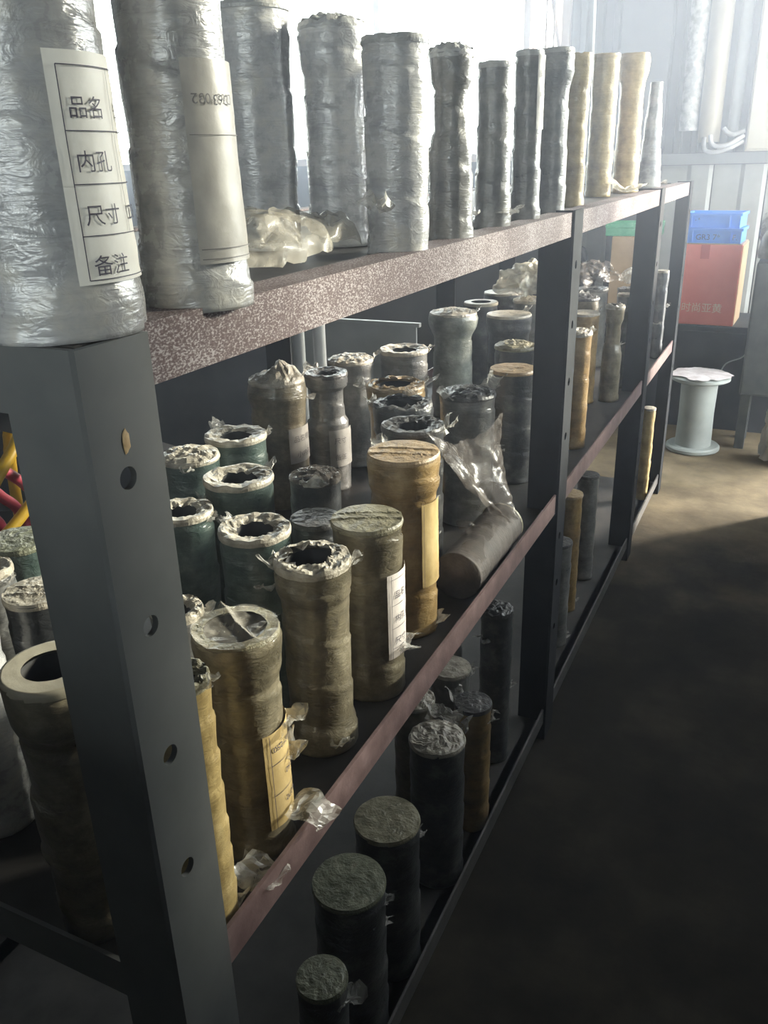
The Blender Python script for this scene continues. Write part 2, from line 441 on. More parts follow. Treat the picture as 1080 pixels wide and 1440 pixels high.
# ------------------------------------------------------------------ wrapped pipes
PROF = {
    'straight': [(0, 1.0), (0.04, 0.98), (0.95, 0.98), (1, 1.0)],
    'flare': [(0, 1.0), (0.07, 1.0), (0.16, 0.93), (0.5, 0.88), (0.92, 0.85), (1, 0.87)],
    'neck': [(0, 1.0), (0.5, 1.0), (0.58, 0.97), (0.64, 0.80), (0.86, 0.78), (0.9, 0.98), (1, 1.0)],
    'necklow': [(0, 1.05), (0.08, 1.0), (0.5, 0.96), (0.56, 0.9), (0.62, 0.74), (0.8, 0.72), (0.88, 0.9), (1, 0.95)],
    'waist': [(0, 1.0), (0.1, 1.0), (0.18, 0.9), (0.8, 0.9), (0.88, 1.0), (1, 1.0)],
    'lip': [(0, 1.0), (0.06, 0.95), (0.78, 0.92), (0.84, 1.0), (0.97, 1.03), (1, 1.0)],
    'cup': [(0, 1.0), (0.06, 0.95), (0.6, 0.86), (0.76, 0.84), (0.9, 1.08), (0.96, 1.1), (1, 1.03)],
    'taper': [(0, 1.05), (0.12, 0.95), (0.5, 0.72), (0.95, 0.5), (1, 0.48)],
    'bulge': [(0, 1.0), (0.06, 0.97), (0.8, 0.96), (0.9, 1.04), (1, 0.96)],
    'big': [(0, 0.85), (0.3, 0.86), (0.34, 0.93), (0.55, 0.92), (0.6, 0.86), (0.78, 0.87), (0.86, 1.0), (1, 1.0)],
    'spiral': [(0, 1.0), (1, 0.96)],
}


def prof_at(p, t):
    L = PROF[p]
    for (a, ka), (b, kb) in zip(L, L[1:]):
        if t <= b:
            s = (t - a) / max(1e-6, b - a); s = s * s * (3 - 2 * s)
            return ka + (kb - ka) * s
    return L[-1][1]


def pipe_radius(R, h, prof, seed, a, z):
    ca, sa = math.cos(a), math.sin(a)
    r = R * prof_at(prof, z / h)
    ph = z / (0.075 if prof != 'spiral' else 0.045) + a / (2 * PI) + seed * 0.37
    r += 0.0024 * (ph % 1.0)
    r += 0.0013 * nz(ca * 1.6 + seed, sa * 1.6, z * 9)
    r += 0.0006 * nz(ca * 4 + seed, sa * 4, z * 45)
    r += 0.0009 * abs(nz(ca * 6, sa * 6 + seed, z * 22 + ca * 4))
    return r - 0.002


def pipe_body(R, h, prof, seed, mat, parent, seg, rows):
    vs = []; fs = []
    for j in range(rows + 1):
        z = h * j / rows
        for i in range(seg):
            a = 2 * PI * i / seg
            r = pipe_radius(R, h, prof, seed, a, z)
            vs.append((r * math.cos(a), r * math.sin(a), z))
    for j in range(rows):
        for i in range(seg):
            q = (i + 1) % seg
            fs.append((j * seg + i, j * seg + q, (j + 1) * seg + q, (j + 1) * seg + i))
    fs.append(tuple(range(seg - 1, -1, -1)))
    return pyd('pipe_body', vs, fs, mat, parent)


def pipe_end(R, h, prof, seed, style, mat, parent, seg):
    """the wrapped upper end"""
    Rt = R * prof_at(prof, 1.0)
    vs = []; fs = []
    if style == 'veil':
        # clear film stretched loosely across an open end
        def fv(u, v):
            a = 2 * PI * u; k = 1.0 - v
            x, y = Rt * 1.01 * k * math.cos(a), Rt * 1.01 * k * math.sin(a)
            d = (x * 0.55 + y * 0.84) / Rt
            return (x, y, h + 0.004 + 0.012 * math.exp(-((d - 0.05) / 0.10) ** 2) - 0.008 * v)
        crumple('clear_cover', fv, 60, 16, 0.003, 40, seed, M['filmbag'], parent, close_u=True, smooth=True)
    if style in ('ring', 'torn', 'flange', 'veil'):
        rb = {'ring': 0.5, 'torn': 0.62, 'flange': 0.58, 'veil': 0.72}[style] * Rt
        am = {'ring': 0.004, 'torn': 0.006, 'flange': 0.0004, 'veil': 0.001}[style]
        jag = {'ring': 0.10, 'torn': 0.24, 'flange': 0.0, 'veil': 0.02}[style]
        rad = [(1.005, -0.008), (1.015, -0.002), (0.985, 0.003)]
        K = 7
        for k in range(1, K + 1):
            rad.append((0.985 - (0.985 - rb / Rt) * k / K, 0.003))
        for n_, (k, dz) in enumerate(rad):
            for i in range(seg):
                a = 2 * PI * i / seg
                c, s = math.cos(a), math.sin(a)
                r = Rt * k
                q = max(0.0, (n_ - 2) / K)
                r += q * Rt * jag * (nz(c * 2.2 + seed, s * 2.2, 3.1) + 0.5 * nz(c * 6 + seed, s * 6, 9.1))
                z = h + dz + am * (nz(c * 3 + seed, s * 3, k * 5) + 0.7 * abs(nz(c * 9, s * 9 + seed, k * 9))) * (1 if n_ > 1 else 0.3)
                if style == 'torn': z += q * 0.006 * (nz(c * 3, s * 3, seed) + 0.4)
                if style == 'ring': z -= q * q * 0.006
                vs.append((r * c, r * s, z))
        n = len(rad)
        for j in range(n - 1):
            for i in range(seg):
                q = (i + 1) % seg
                fs.append((j * seg + i, j * seg + q, (j + 1) * seg + q, (j + 1) * seg + i))
        e = pyd('end_film' if style != 'flange' else 'end_flange', vs, fs, mat, parent, smooth=(style == 'flange'))
        # the hollow of the pipe
        rr = rb * 1.12
        lathe('pipe_bore', [(rr, h - 0.002), (rr, h - 0.16), (0, h - 0.161)], M['bore'], parent, 28)
        return e
    K = 14
    hi = {'cap': 0.002, 'fold': 0.002, 'sack': 0.03, 'crumple': 0.010}[style]
    am = {'cap': 0.0018, 'fold': 0.0012, 'sack': 0.008, 'crumple': 0.0055}[style]
    rad = [(1.005, -0.006, 0.2), (1.015, -0.002, 0.4), (0.985, 0.003, 0.7)]
    for k in range(1, K):
        rad.append((0.99 * (1 - k / K), 0.003, 1.0))
    ang = seed * 1.7
    for k, dz, wt in rad:
        for i in range(seg):
            a = 2 * PI * i / seg
            c, s = math.cos(a), math.sin(a)
            r = Rt * k
            dome = hi * max(0.0, 1 - k * k) if k < 1 else 0
            if style == 'sack': dome *= 1.0 + 0.5 * c
            z = h + dz + dome + wt * am * (nz(c * k * 4 + seed, s * k * 4, 1.0) + 0.8 * abs(nz(c * k * 9 + seed, s * k * 9, 5.0)))
            if style == 'fold':
                u = (c * math.cos(ang) + s * math.sin(ang)) * k + 0.15 * (c * k)
                z += 0.002 * math.exp(-((u - 0.12) / 0.05) ** 2) + 0.0018 * math.exp(-((u + 0.3) / 0.045) ** 2)
            vs.append((r * c, r * s, z))
    vs.append((0, 0, h + 0.003 + hi))
    n = len(rad)
    for j in range(n - 1):
        for i in range(seg):
            q = (i + 1) % seg
            fs.append((j * seg + i, j * seg + q, (j + 1) * seg + q, (j + 1) * seg + i))
    for i in range(seg):
        fs.append(((n - 1) * seg + i, (n - 1) * seg + (i + 1) % seg, len(vs) - 1))
    return pyd('end_film', vs, fs, mat, parent, smooth=False)


def tuft(parent, R, h, a, z, size, seed, mat, hang=0.0):
    """a loose corner of film standing off the pipe; hang>0 droops it"""
    c, s = math.cos(a), math.sin(a)

    def fn(u, v):
        t = (u - 0.5) * size / R * (1 - 0.35 * v)
        aa = a + t
        out = R * 0.985 + v * size * (0.35 + 0.2 * math.sin(u * 7 + seed))
        zz = z + v * size * (0.55 - hang) + 0.15 * size * math.sin(u * 9 + seed * 2) * v
        return (out * math.cos(aa), out * math.sin(aa), zz)
    return crumple('loose_film', fn, 9, 7, size * 0.16, 2.4 / size, seed, mat, parent)


def pipe_label(parent, R, h, prof, seed, spec):
    """paper slip curved on the pipe: spec = dict(a0, a1, z0, z1, mat, items, lines, ink)"""
    a0, a1, z0, z1 = spec['a0'], spec['a1'], spec['z0'], spec['z1']
    nu, nv = 14, 24

    def rad(z):
        z = min(max(z, 0), h)
        return R * prof_at(prof, z / h) + 0.0026

    vs = []; fs = []
    for j in range(nv + 1):
        z = z0 + (z1 - z0) * j / nv
        for i in range(nu + 1):
            a = a0 + (a1 - a0) * i / nu
            r = rad(z) + 0.0007 * nz(a * 5 + seed, z * 60, 2)
            vs.append((r * math.cos(a), r * math.sin(a), z))
    for j in range(nv):
        for i in range(nu):
            p = j * (nu + 1) + i
            fs.append((p, p + 1, p + nu + 2, p + nu + 1))
    lab = pyd('paper_label', vs, fs, spec['mat'], parent)
    lab['label'] = spec.get('label', 'printed paper slip under the film')
    V, F = text_geo(spec['items'], spec['lines'])
    Rm = R * prof_at(prof, (z0 + z1) / 2 / h)
    vv = []
    for x, y in V:
        a = a0 + x / Rm; z = z0 + y
        r = rad(z) + 0.0013
        vv.append((r * math.cos(a), r * math.sin(a), z))
    pyd('lettering', vv, F, spec.get('ink', M['ink']), lab, smooth=False)['kind'] = 'stuff'


def wrapped_pipe(x, y, z, R, h, prof, style, body, end, label, group, seed, tufts=(), lab=None, tilt=(0, 0), detail=1.0, film=None):
    t = empty('wrapped_pipe', (x, y, z), label, 'pipe', group, 0.0, tilt)
    seg = max(24, int(56 * detail)); rows = max(16, int(72 * detail))
    pipe_body(R, h, prof, seed, M[body], t, seg, rows)
    pipe_end(R, h, prof, seed, style, M[end], t, seg)
    if lab: pipe_label(t, R, h, prof, seed, lab)
    for k, (a, zt, sz, hang) in enumerate(tufts):
        zt_ = zt * h
        tuft(t, R * prof_at(prof, min(1, zt)), h, math.radians(a), zt_, sz, seed + k * 3.3, M[film or 'film'], hang)
    return t


# ------------------------------------------------------------------ the setting
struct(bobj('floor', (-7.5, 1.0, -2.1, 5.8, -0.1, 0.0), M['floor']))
bm = bmesh.new(); box(bm, -7.5, 1.1, -2.1, 5.9, 3.5, 3.6); box(bm, 1.1, 2.7, -2.1, 3.85, 3.0, 3.05)  # second box is an added unseen eave, cuts high sky light off the aisle
struct(obj('ceiling', bm, M['ceil']))
struct(bobj('ground', (-14, 14, -10, 16, -0.2, -0.101), M['ground']))
struct(bobj('wall_left', (-7.6, -7.5, -2.1, 5.9, 0, 3.5), M['wallplain']))
bm = bmesh.new()
for b in ((-7.5, 1.1, -2.1, -2.0, 0, 1.4), (-7.5, 1.1, -2.1, -2.0, 2.2, 3.5), (-7.5, -1.6, -2.1, -2.0, 1.4, 2.2), (0.9, 1.1, -2.1, -2.0, 1.4, 2.2)):
    box(bm, *b)
struct(obj('wall_back', bm, M['wallplain']))
struct(bobj('wall_shade_block', (-4.0, 1.0, -0.62, -0.52, 0, 1.44), M['wallplain']))  # added out of view behind the camera to shade low parts from rear light
bm = bmesh.new()
for b in ((1.0, 1.1, -2.0, 3.8, 0, 1.3), (1.0, 1.1, -2.0, 3.8, 2.95, 3.5), (1.0, 1.1, -2.0, 2.06, 1.3, 2.95), (1.0, 1.1, 3.7, 3.8, 1.3, 2.95),
          (1.0, 1.1, 3.8, 5.45, 2.95, 3.5), (1.0, 1.1, 5.45, 5.8, 0, 3.5), (0.075, 1.0, 3.78, 3.86, 0, 1.3)):  # last box is an added unseen return, keeps door light off the aisle
    box(bm, *b)
struct(obj('wall_right', bm, M['wallplain']))

# far wall: framing with siding sheets hung on it
wf = bpy.data.objects.new('wall_far', None); COL.objects.link(wf); wf.location = (0, 5.8, 0); struct(wf)
bm = bmesh.new()
for b in ((-7.5, -1.47, 0.0, 0.1, 0, 1.48), (-7.5, -1.47, 0.0, 0.1, 3.15, 3.5), (-7.5, -7.1, 0.0, 0.1, 1.48, 3.15), (-1.47, 0.45, 0.03, 0.1, 0, 3.5), (0.45, 1.1, 0.03, 0.1, 0, 1.4), (0.45, 1.1, 0.03, 0.1, 2.95, 3.5), (1.0, 1.1, 0.03, 0.1, 1.4, 2.95)):
    box(bm, *b)
obj('backing', bm, M['wallplain'], wf)


def siding_mesh(width, z0, z1, ribs, depth):
    pts = []
    p = width / ribs
    for k in range(ribs):
        x = k * p
        pts += [(x, 0), (x + p * 0.5, 0), (x + p * 0.58, -depth), (x + p * 0.92, -depth)]
    pts.append((width - 0.002, 0))
    bm = bmesh.new()
    lo = [bm.verts.new((x, y, z0)) for x, y in pts]; hi = [bm.verts.new((x, y, z1)) for x, y in pts]
    lb = [bm.verts.new((x, y + 0.004, z0)) for x, y in pts]; hb = [bm.verts.new((x, y + 0.004, z1)) for x, y in pts]
    n = len(pts)
    for i in range(n - 1):
        bm.faces.new((lo[i], lo[i + 1], hi[i + 1], hi[i])); bm.faces.new((lb[i + 1], lb[i], hb[i], hb[i + 1]))
        bm.faces.new((lo[i], lb[i], lb[i + 1], lo[i + 1])); bm.faces.new((hi[i], hi[i + 1], hb[i + 1], hb[i]))
    bm.faces.new((lo[0], hi[0], hb[0], lb[0])); bm.faces.new((lo[-1], lb[-1], hb[-1], hi[-1]))
    bmesh.ops.recalc_face_normals(bm, faces=bm.faces)
    me = bpy.data.meshes.new('siding_panel'); bm.to_mesh(me); bm.free()
    return me


up = siding_mesh(0.30, 1.5, 3.5, 3, 0.03)
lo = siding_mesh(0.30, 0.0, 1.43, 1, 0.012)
for k in range(5):
    link('siding_panel', up, M['wall'], wf, (-1.46 + k * 0.305, 0.02, 0))
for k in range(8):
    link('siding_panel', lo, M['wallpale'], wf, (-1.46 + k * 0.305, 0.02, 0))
bm = bmesh.new(); box(bm, -1.5, 1.0, 5.70, 5.80, 1.435, 1.445); box(bm, -1.5, 1.0, 5.70, 5.706, 1.445, 1.497); box(bm, -1.5, 1.0, 5.706, 5.79, 1.487, 1.497)
struct(obj('trim_1', bm, M['wall']))
bm = bmesh.new(); box(bm, -1.12, -0.84, 5.62, 5.63, 0, 3.5); box(bm, -1.12, -0.84, 5.73, 5.74, 0, 3.5); box(bm, -0.985, -0.975, 5.63, 5.73, 0, 3.5)
struct(obj('trim_2', bm, M['column']))

# far window
w1 = bpy.data.objects.new('window_1', None); COL.objects.link(w1); w1.location = (0, 5.82, 0); struct(w1)
bm = bmesh.new()
X0, X1, Z0, Z1 = -7.1, -1.47, 1.48, 3.15
box(bm, X0, X1, -0.03, 0.03, Z0, Z0 + 0.05); box(bm, X0, X1, -0.03, 0.03, Z1 - 0.05, Z1)
box(bm, X1 - 0.05, X1, -0.03, 0.03, Z0 + 0.05, Z1 - 0.05); box(bm, X0, X0 + 0.05, -0.03, 0.03, Z0 + 0.05, Z1 - 0.05)
obj('window_frame', bm, M['frame'], w1)
mull = [-1.74, -2.78, -3.85, -4.9, -5.95]
for x in mull:
    bobj('mullion', (x - 0.022, x + 0.022, -0.025, 0.025, Z0 + 0.05, Z1 - 0.05), M['frame'], w1)
edges = [X1 - 0.05] + mull + [X0 + 0.05]
for k, (b, a) in enumerate(zip(edges, edges[1:])):
    if k == 0: continue
    bobj('pane', (a + 0.023, b - 0.023, -0.003, 0.003, Z0 + 0.052, Z1 - 0.052), M['glass'], w1)
# casement standing open at the right end of the window
sash = bpy.data.objects.new('casement', None); COL.objects.link(sash); sash.parent = w1
sash.location = (-1.72, 0.04, 0); sash.rotation_euler = (0, 0, math.radians(62))
bm = bmesh.new()
for b in ((0, 0.035, -0.015, 0.015, 1.55, 3.08), (0.24, 0.275, -0.015, 0.015, 1.55, 3.08), (0.035, 0.24, -0.015, 0.015, 1.55, 1.585), (0.035, 0.24, -0.015, 0.015, 3.045, 3.08), (0.035, 0.24, -0.015, 0.015, 2.24, 2.265)):
    box(bm, *b)
obj('sash_frame', bm, M['frame'], sash)
bobj('pane', (0.036, 0.239, -0.002, 0.002, 1.586, 3.044), M['glass'], sash)
tube('stay_arm', [(-1.60, 0.0, 2.42), (-1.50, 0.0, 1.95)], 0.012, M['frame'], w1, 8)
for x in (-1.62, -1.57):
    bobj('window_bar', (x - 0.006, x + 0.006, -0.02, 0.02, Z0 + 0.05, Z1 - 0.05), M['frame'], w1)

# side windows over the right-hand parapet; unseen rear and corner windows added for light
for nm, n, axis, P0, P1, z0, z1, fixed in (('window_2', 3, 'y', 2.06, 3.7, 1.3, 2.95, 1.05), ('window_added_rear', 3, 'x', -1.6, 0.9, 1.4, 2.2, -2.05), ('window_added_corner', 1, 'x', 0.45, 1.0, 1.4, 2.95, 5.85)):
    wn = bpy.data.objects.new(nm, None); COL.objects.link(wn); struct(wn)
    bmf = bmesh.new()

    def B(a, b, t, za, zb):
        return (fixed - t, fixed + t, a, b, za, zb) if axis == 'y' else (a, b, fixed - t, fixed + t, za, zb)
    box(bmf, *B(P0, P1, 0.03, z0, z0 + 0.04)); box(bmf, *B(P0, P1, 0.03, z1 - 0.04, z1))
    st = (P1 - P0) / n
    for k in range(n + 1):
        c = P0 + k * st
        c = min(max(c, P0 + 0.02), P1 - 0.02)
        box(bmf, *B(c - 0.02, c + 0.02, 0.03, z0 + 0.04, z1 - 0.04))
    obj('window_frame', bmf, M['frame'], wn)
    for k in range(n):
        bobj('pane', B(P0 + k * st + 0.042, P0 + (k + 1) * st - 0.042, 0.003, z0 + 0.041, z1 - 0.041), M['glass'], wn)

# ------------------------------------------------------------------ the rack
XF, XB, YA, YB, YC, YD = -0.45, -1.27, 0.435, 1.905, 3.13, 3.915
ZT, ZM, ZL = 1.388, 0.70, 0.06
rack = empty('steel_rack', (-0.86, 2.1, 0), 'long dark steel angle-iron rack with three levels full of wrapped pipes', 'rack')
RL = Vector((-0.86, 2.1, 0))


def rp(name, bm, mat, smooth=False):
    o = obj(name, bm, mat, rack, smooth=smooth)
    for v in o.data.vertices: v.co -= RL
    return o


def plate_holes(W, H, holes, hr, th):
    """flat plate W x H in the YZ plane with round holes, thickness along x"""
    cu = bpy.data.curves.new('plate', 'CURVE'); cu.dimensions = '2D'; cu.fill_mode = 'BOTH'; cu.extrude = th / 2
    s = cu.splines.new('POLY'); s.points.add(3)
    for p, c in zip(s.points, ((0, 0), (W, 0), (W, H), (0, H))): p.co = (*c, 0, 1)
    s.use_cyclic_u = True
    for hx, hz in holes:
        s = cu.splines.new('POLY'); s.points.add(19)
        for k, p in enumerate(s.points):
            a = -2 * PI * k / 20
            p.co = (hx + hr * math.cos(a), hz + hr * math.sin(a), 0, 1)
        s.use_cyclic_u = True
    o = bpy.data.objects.new('plate', cu); COL.objects.link(o)
    me = bpy.data.meshes.new_from_object(o.evaluated_get(bpy.context.evaluated_depsgraph_get()))
    COL.objects.unlink(o); bpy.data.objects.remove(o); bpy.data.curves.remove(cu)
    return me


def post(x, y, sx, mat, holes, h=1.392, deep=0.078):
    """L-section: one flange facing the camera end (-Y), one facing the aisle"""
    wd = 0.078
    bm = bmesh.new()
    me = plate_holes(wd, h, holes, 0.0095, 0.006)
    bm.from_mesh(me); bpy.data.meshes.remove(me)
    for v in bm.verts:
        v.co = Vector((x - sx * 0.003 + v.co.z, y + v.co.x, v.co.y))
    box(bm, *(sorted((x - sx * 0.006, x - sx * deep)) + [y, y + 0.006, 0, h]))
    bmesh.ops.triangulate(bm, faces=[f for f in bm.faces if len(f.verts) > 4])
    return rp('post', bm, mat)


HO = [(0.034, z) for z in (1.276, 1.143, 1.009, 0.875, 0.611, 0.478, 0.345)]
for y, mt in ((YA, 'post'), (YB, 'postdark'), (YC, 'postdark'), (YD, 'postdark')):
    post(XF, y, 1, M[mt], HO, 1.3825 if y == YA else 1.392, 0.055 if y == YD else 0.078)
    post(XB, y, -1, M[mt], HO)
ys = [YA, YB, YC, YD]
for a, b in zip(ys, ys[1:]):
    y0 = a + 0.0785 if a == YA else a + 0.0065
    y1 = b - 0.0005
    for nm, zt, hh, fl, mt in (('top_beam', ZT, 0.050, 0.05, 'beam'), ('middle_beam', 0.734, 0.050, 0.05, 'beampink'), ('floor_rail', 0.10, 0.045, 0.04, 'rail')):
        for x, s in ((XF - 0.006, 1), (XB + 0.006, -1)):
            bm = bmesh.new()
            if a != YA:
                x_ = x
            box(bm, *(sorted((x, x - s * 0.005)) + [y0 if a == YA else a + 0.0065, y1, zt - hh, zt]))
            if nm == 'top_beam':
                box(bm, *(sorted((x - s * 0.005, x - s * fl)) + [y0, y1, zt - 0.005, zt]))
            else:
                box(bm, *(sorted((x - s * 0.005, x - s * fl)) + [y0, y1, zt - hh, zt - hh + 0.005]))
            rp(nm, bm, M[mt])
for y in (YA + 0.0065, YD - 0.0065):
    for zt, hh in ((ZT - 0.001, 0.06), (0.734, 0.05)):
        bm = bmesh.new(); box(bm, XB + 0.08, XF - 0.08, y, y + 0.005, zt - hh, zt)
        rp('end_beam', bm, M['post'])
for nm, zt, th in (('top_sheet', ZT - 0.0055, 0.003), ('middle_sheet', ZM - 0.0105, 0.003), ('bottom_sheet', ZL, 0.003)):
    bm = bmesh.new(); box(bm, XB + 0.014, XF - 0.014, YA + 0.014, YD - 0.014, zt - th, zt)
    rp(nm, bm, M['sheet'])
ZMS = ZM - 0.0105 + 0.0008
ZTS = ZT - 0.0055 + 0.0008
bm = bmesh.new()
bmesh.ops.create_icosphere(bm, subdivisions=2, radius=1)
for v in bm.verts:
    n_ = 1 + 0.5 * nz(v.co.x * 2, v.co.y * 2, v.co.z * 2)
    v.co = Vector((XF + 0.0005 + v.co.x * 0.0012, 0.472 + v.co.y * 0.004 * n_, 1.306 + v.co.z * 0.010 * n_))
rp('rust_fleck', bm, M['rust'])
# diagonal brace across the back of the first bay
bm = bmesh.new()
L_ = math.hypot(1.2, 0.62); ang = math.atan2(-0.62, 1.2)
r = bmesh.ops.create_cube(bm, size=1)
for v in r['verts']:
    u = v.co.y * L_; t = v.co.z * 0.06
    v.co = Vector((XB + 0.03 + v.co.x * 0.005, 1.15 + u * math.cos(ang) - t * math.sin(ang), 1.03 + u * math.sin(ang) + t * math.cos(ang)))
rp('brace', bm, M['postdark'])

# ------------------------------------------------------------------ pipes on the top board
D = math.radians
GT, GM, GB = 'wrapped pipes on the top board', 'wrapped pipes on the middle shelf', 'wrapped pipes on the bottom shelf'
hh = 0.30
lab1 = dict(a0=D(-32), a1=D(72), z0=0.040, z1=0.190, mat=M['paper'], label='white printed slip ruled in boxes',
            items=[('备注', 0.0150, 0.011, 0.007, False), ('尺寸', 0.0150, 0.0105, 0.041, False), ('D5X', 0.014, 0.052, 0.042, False),
                   ('内孔', 0.0150, 0.0105, 0.076, False), ('品名', 0.0150, 0.0105, 0.110, False), ('筑', 0.0135, 0.058, 0.109, False)],
            lines=[(0.007, 0.003, 0.092, 0.003, 0.0007), (0.007, 0.003, 0.007, 0.141, 0.0007), (0.007, 0.033, 0.092, 0.033, 0.0007),
                   (0.007, 0.067, 0.092, 0.067, 0.0007), (0.007, 0.101, 0.092, 0.101, 0.0007), (0.007, 0.141, 0.092, 0.141, 0.0007), (0.050, 0.033, 0.050, 0.141, 0.0005)])
lab2 = dict(a0=D(-46), a1=D(60), z0=0.040, z1=0.195, mat=M['papergrey'], label='greyed slip seen through the film', ink=M['inkgrey'],
            items=[('D63*032', 0.011, 0.006, 0.122, True)], lines=[(0.002, 0.012, 0.075, 0.012, 0.0007), (0.002, 0.004, 0.075, 0.004, 0.0007), (0.002, 0.10, 0.075, 0.10, 0.0005)])
lab8 = dict(a0=D(-40), a1=D(40), z0=0.165, z1=0.29, mat=M['papergrey'], label='small greyed slip high on the pipe', ink=M['inkgrey'],
            items=[('品名', 0.012, 0.006, 0.09, False), ('内孔', 0.012, 0.006, 0.055, False), ('尺寸', 0.012, 0.006, 0.02, False)], lines=[])
T = [
    (-0.511, 0.492, 0.062, 0.300, 'flare', 'cap', 'pale', 'palecap', 'thickest grey pipe on the top board, nearest, with a white ruled slip', (), lab1),
    (-0.489, 0.630, 0.050, 0.295, 'flare', 'cap', 'pale', 'palecap', 'grey pipe second from the near end, upside-down numbers on its dirty slip', ((60, 0.98, 0.03, 0),), lab2),
    (-0.727, 1.120, 0.052, 0.315, 'straight', 'cap', 'palelit', 'palecap', 'grey pipe set back behind the crumpled film bag, third along the top board', ((70, 1.0, 0.03, 0),), None),
    (-0.641, 1.190, 0.048, 0.293, 'lip', 'crumple', 'palelit', 'palecap', 'grey pipe with a crumpled head and broad collar, fourth along the top board', ((20, 0.1, 0.05, 0.2), (-60, 1.0, 0.02, 0)), None),
    (-0.500, 1.095, 0.043, 0.257, 'straight', 'cap', 'palelit', 'palecap', 'straight flat-topped grey pipe, fifth along the top board', ((-100, 0.2, 0.05, 0.0),), None),
    (-0.500, 1.290, 0.035, 0.258, 'necklow', 'crumple', 'grey', 'palecap', 'necked pipe with a film knot at its head, on the top board', ((40, 0.95, 0.035, 0.1), (60, 0.15, 0.035, 0.5)), None),
    (-0.510, 1.523, 0.034, 0.262, 'flare', 'cap', 'grey', 'palecap', 'short grey pipe with a film skirt at its foot, right of the necked pipe', ((40, 0.12, 0.05, 0.5), (-30, 0.1, 0.04, 0.4)), None),
    (-0.507, 1.712, 0.031, 0.295, 'flare', 'cap', 'grey', 'palecap', 'slim grey pipe carrying a small faded slip near its head, on the top board', ((60, 1.0, 0.02, 0),), lab8),
    (-0.513, 1.930, 0.034, 0.318, 'cup', 'cap', 'grey', 'palecap', 'dark grey pipe with a wide banded rim, right above the second post', ((-30, 0.97, 0.02, 0.2),), None),
    (-0.531, 2.201, 0.030, 0.332, 'lip', 'ring', 'yellow', 'yellowcap', 'thin cream pipe between the dark banded pipe and the brown-banded yellow pipe', (), None),
    (-0.588, 2.761, 0.039, 0.382, 'straight', 'cap', 'yellow', 'yellowcap', 'yellowish pipe with a pale brown top band, third from the far end', (), None),
    (-0.555, 3.016, 0.044, 0.402, 'cup', 'cap', 'yellow', 'yellowcap', 'yellow-edged pipe with a flared bulging head, next to last on the top board', (), None),
    (-0.553, 3.465, 0.045, 0.350, 'taper', 'cap', 'pale', 'palecap', 'tapering pipe, the last at the far end of the top board', ((0, 0.05, 0.05, 0.5),), None),
]
for k, (x, y, R, h, pf, st, bd, en, lb, tf, la) in enumerate(T):
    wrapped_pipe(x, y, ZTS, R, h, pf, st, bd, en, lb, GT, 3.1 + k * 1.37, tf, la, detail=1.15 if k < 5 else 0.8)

# ------------------------------------------------------------------ pipes on the middle shelf
labM1 = dict(a0=D(-32), a1=D(62), z0=0.045, z1=0.185, mat=M['papertan'], label='oil-stained yellow slip with upside-down numbers',
             items=[('D40*250', 0.0115, 0.012, 0.112, True), ('D50', 0.0115, 0.030, 0.070, True), ('*6070', 0.0115, 0.026, 0.030, True)],
             lines=[(0.008, 0.0, 0.008, 0.138, 0.0007), (0.008, 0.095, 0.08, 0.095, 0.0008), (0.008, 0.05, 0.08, 0.05, 0.0007)])
labM3 = dict(a0=D(-34), a1=D(36), z0=0.075, z1=0.225, mat=M['paperpink'], label='pinkish white ruled slip',
             items=[('品名', 0.0145, 0.012, 0.108, False), ('内孔', 0.0145, 0.012, 0.066, False), ('尺寸', 0.0145, 0.012, 0.026, False), ('注', 0.0145, 0.02, 0.002, False)],
             lines=[(0.007, 0.0, 0.007, 0.148, 0.0007), (0.007, 0.141, 0.065, 0.141, 0.0007), (0.007, 0.096, 0.065, 0.096, 0.0007), (0.007, 0.055, 0.065, 0.055, 0.0007), (0.007, 0.019, 0.065, 0.019, 0.0007)])
labM4 = dict(a0=D(-36), a1=D(20), z0=0.10, z1=0.26, mat=M['papertan'], label='oiled tan slip', items=[], lines=[(0.004, 0.0, 0.004, 0.158, 0.0006)])
labM10 = dict(a0=D(-40), a1=D(30), z0=0.12, z1=0.21, mat=M['papergrey'], label='faded slip with dim lettering', ink=M['inkgrey'],
              items=[('品名规格', 0.018, 0.012, 0.055, False), ('小内孔', 0.018, 0.018, 0.015, False)], lines=[])
labM11 = dict(a0=D(-60), a1=D(25), z0=0.07, z1=0.17, mat=M['papergrey'], label='faded slip with dim lettering', ink=M['inkgrey'],
              items=[('尺寸', 0.018, 0.012, 0.065, False), ('备注', 0.018, 0.012, 0.02, False)], lines=[])
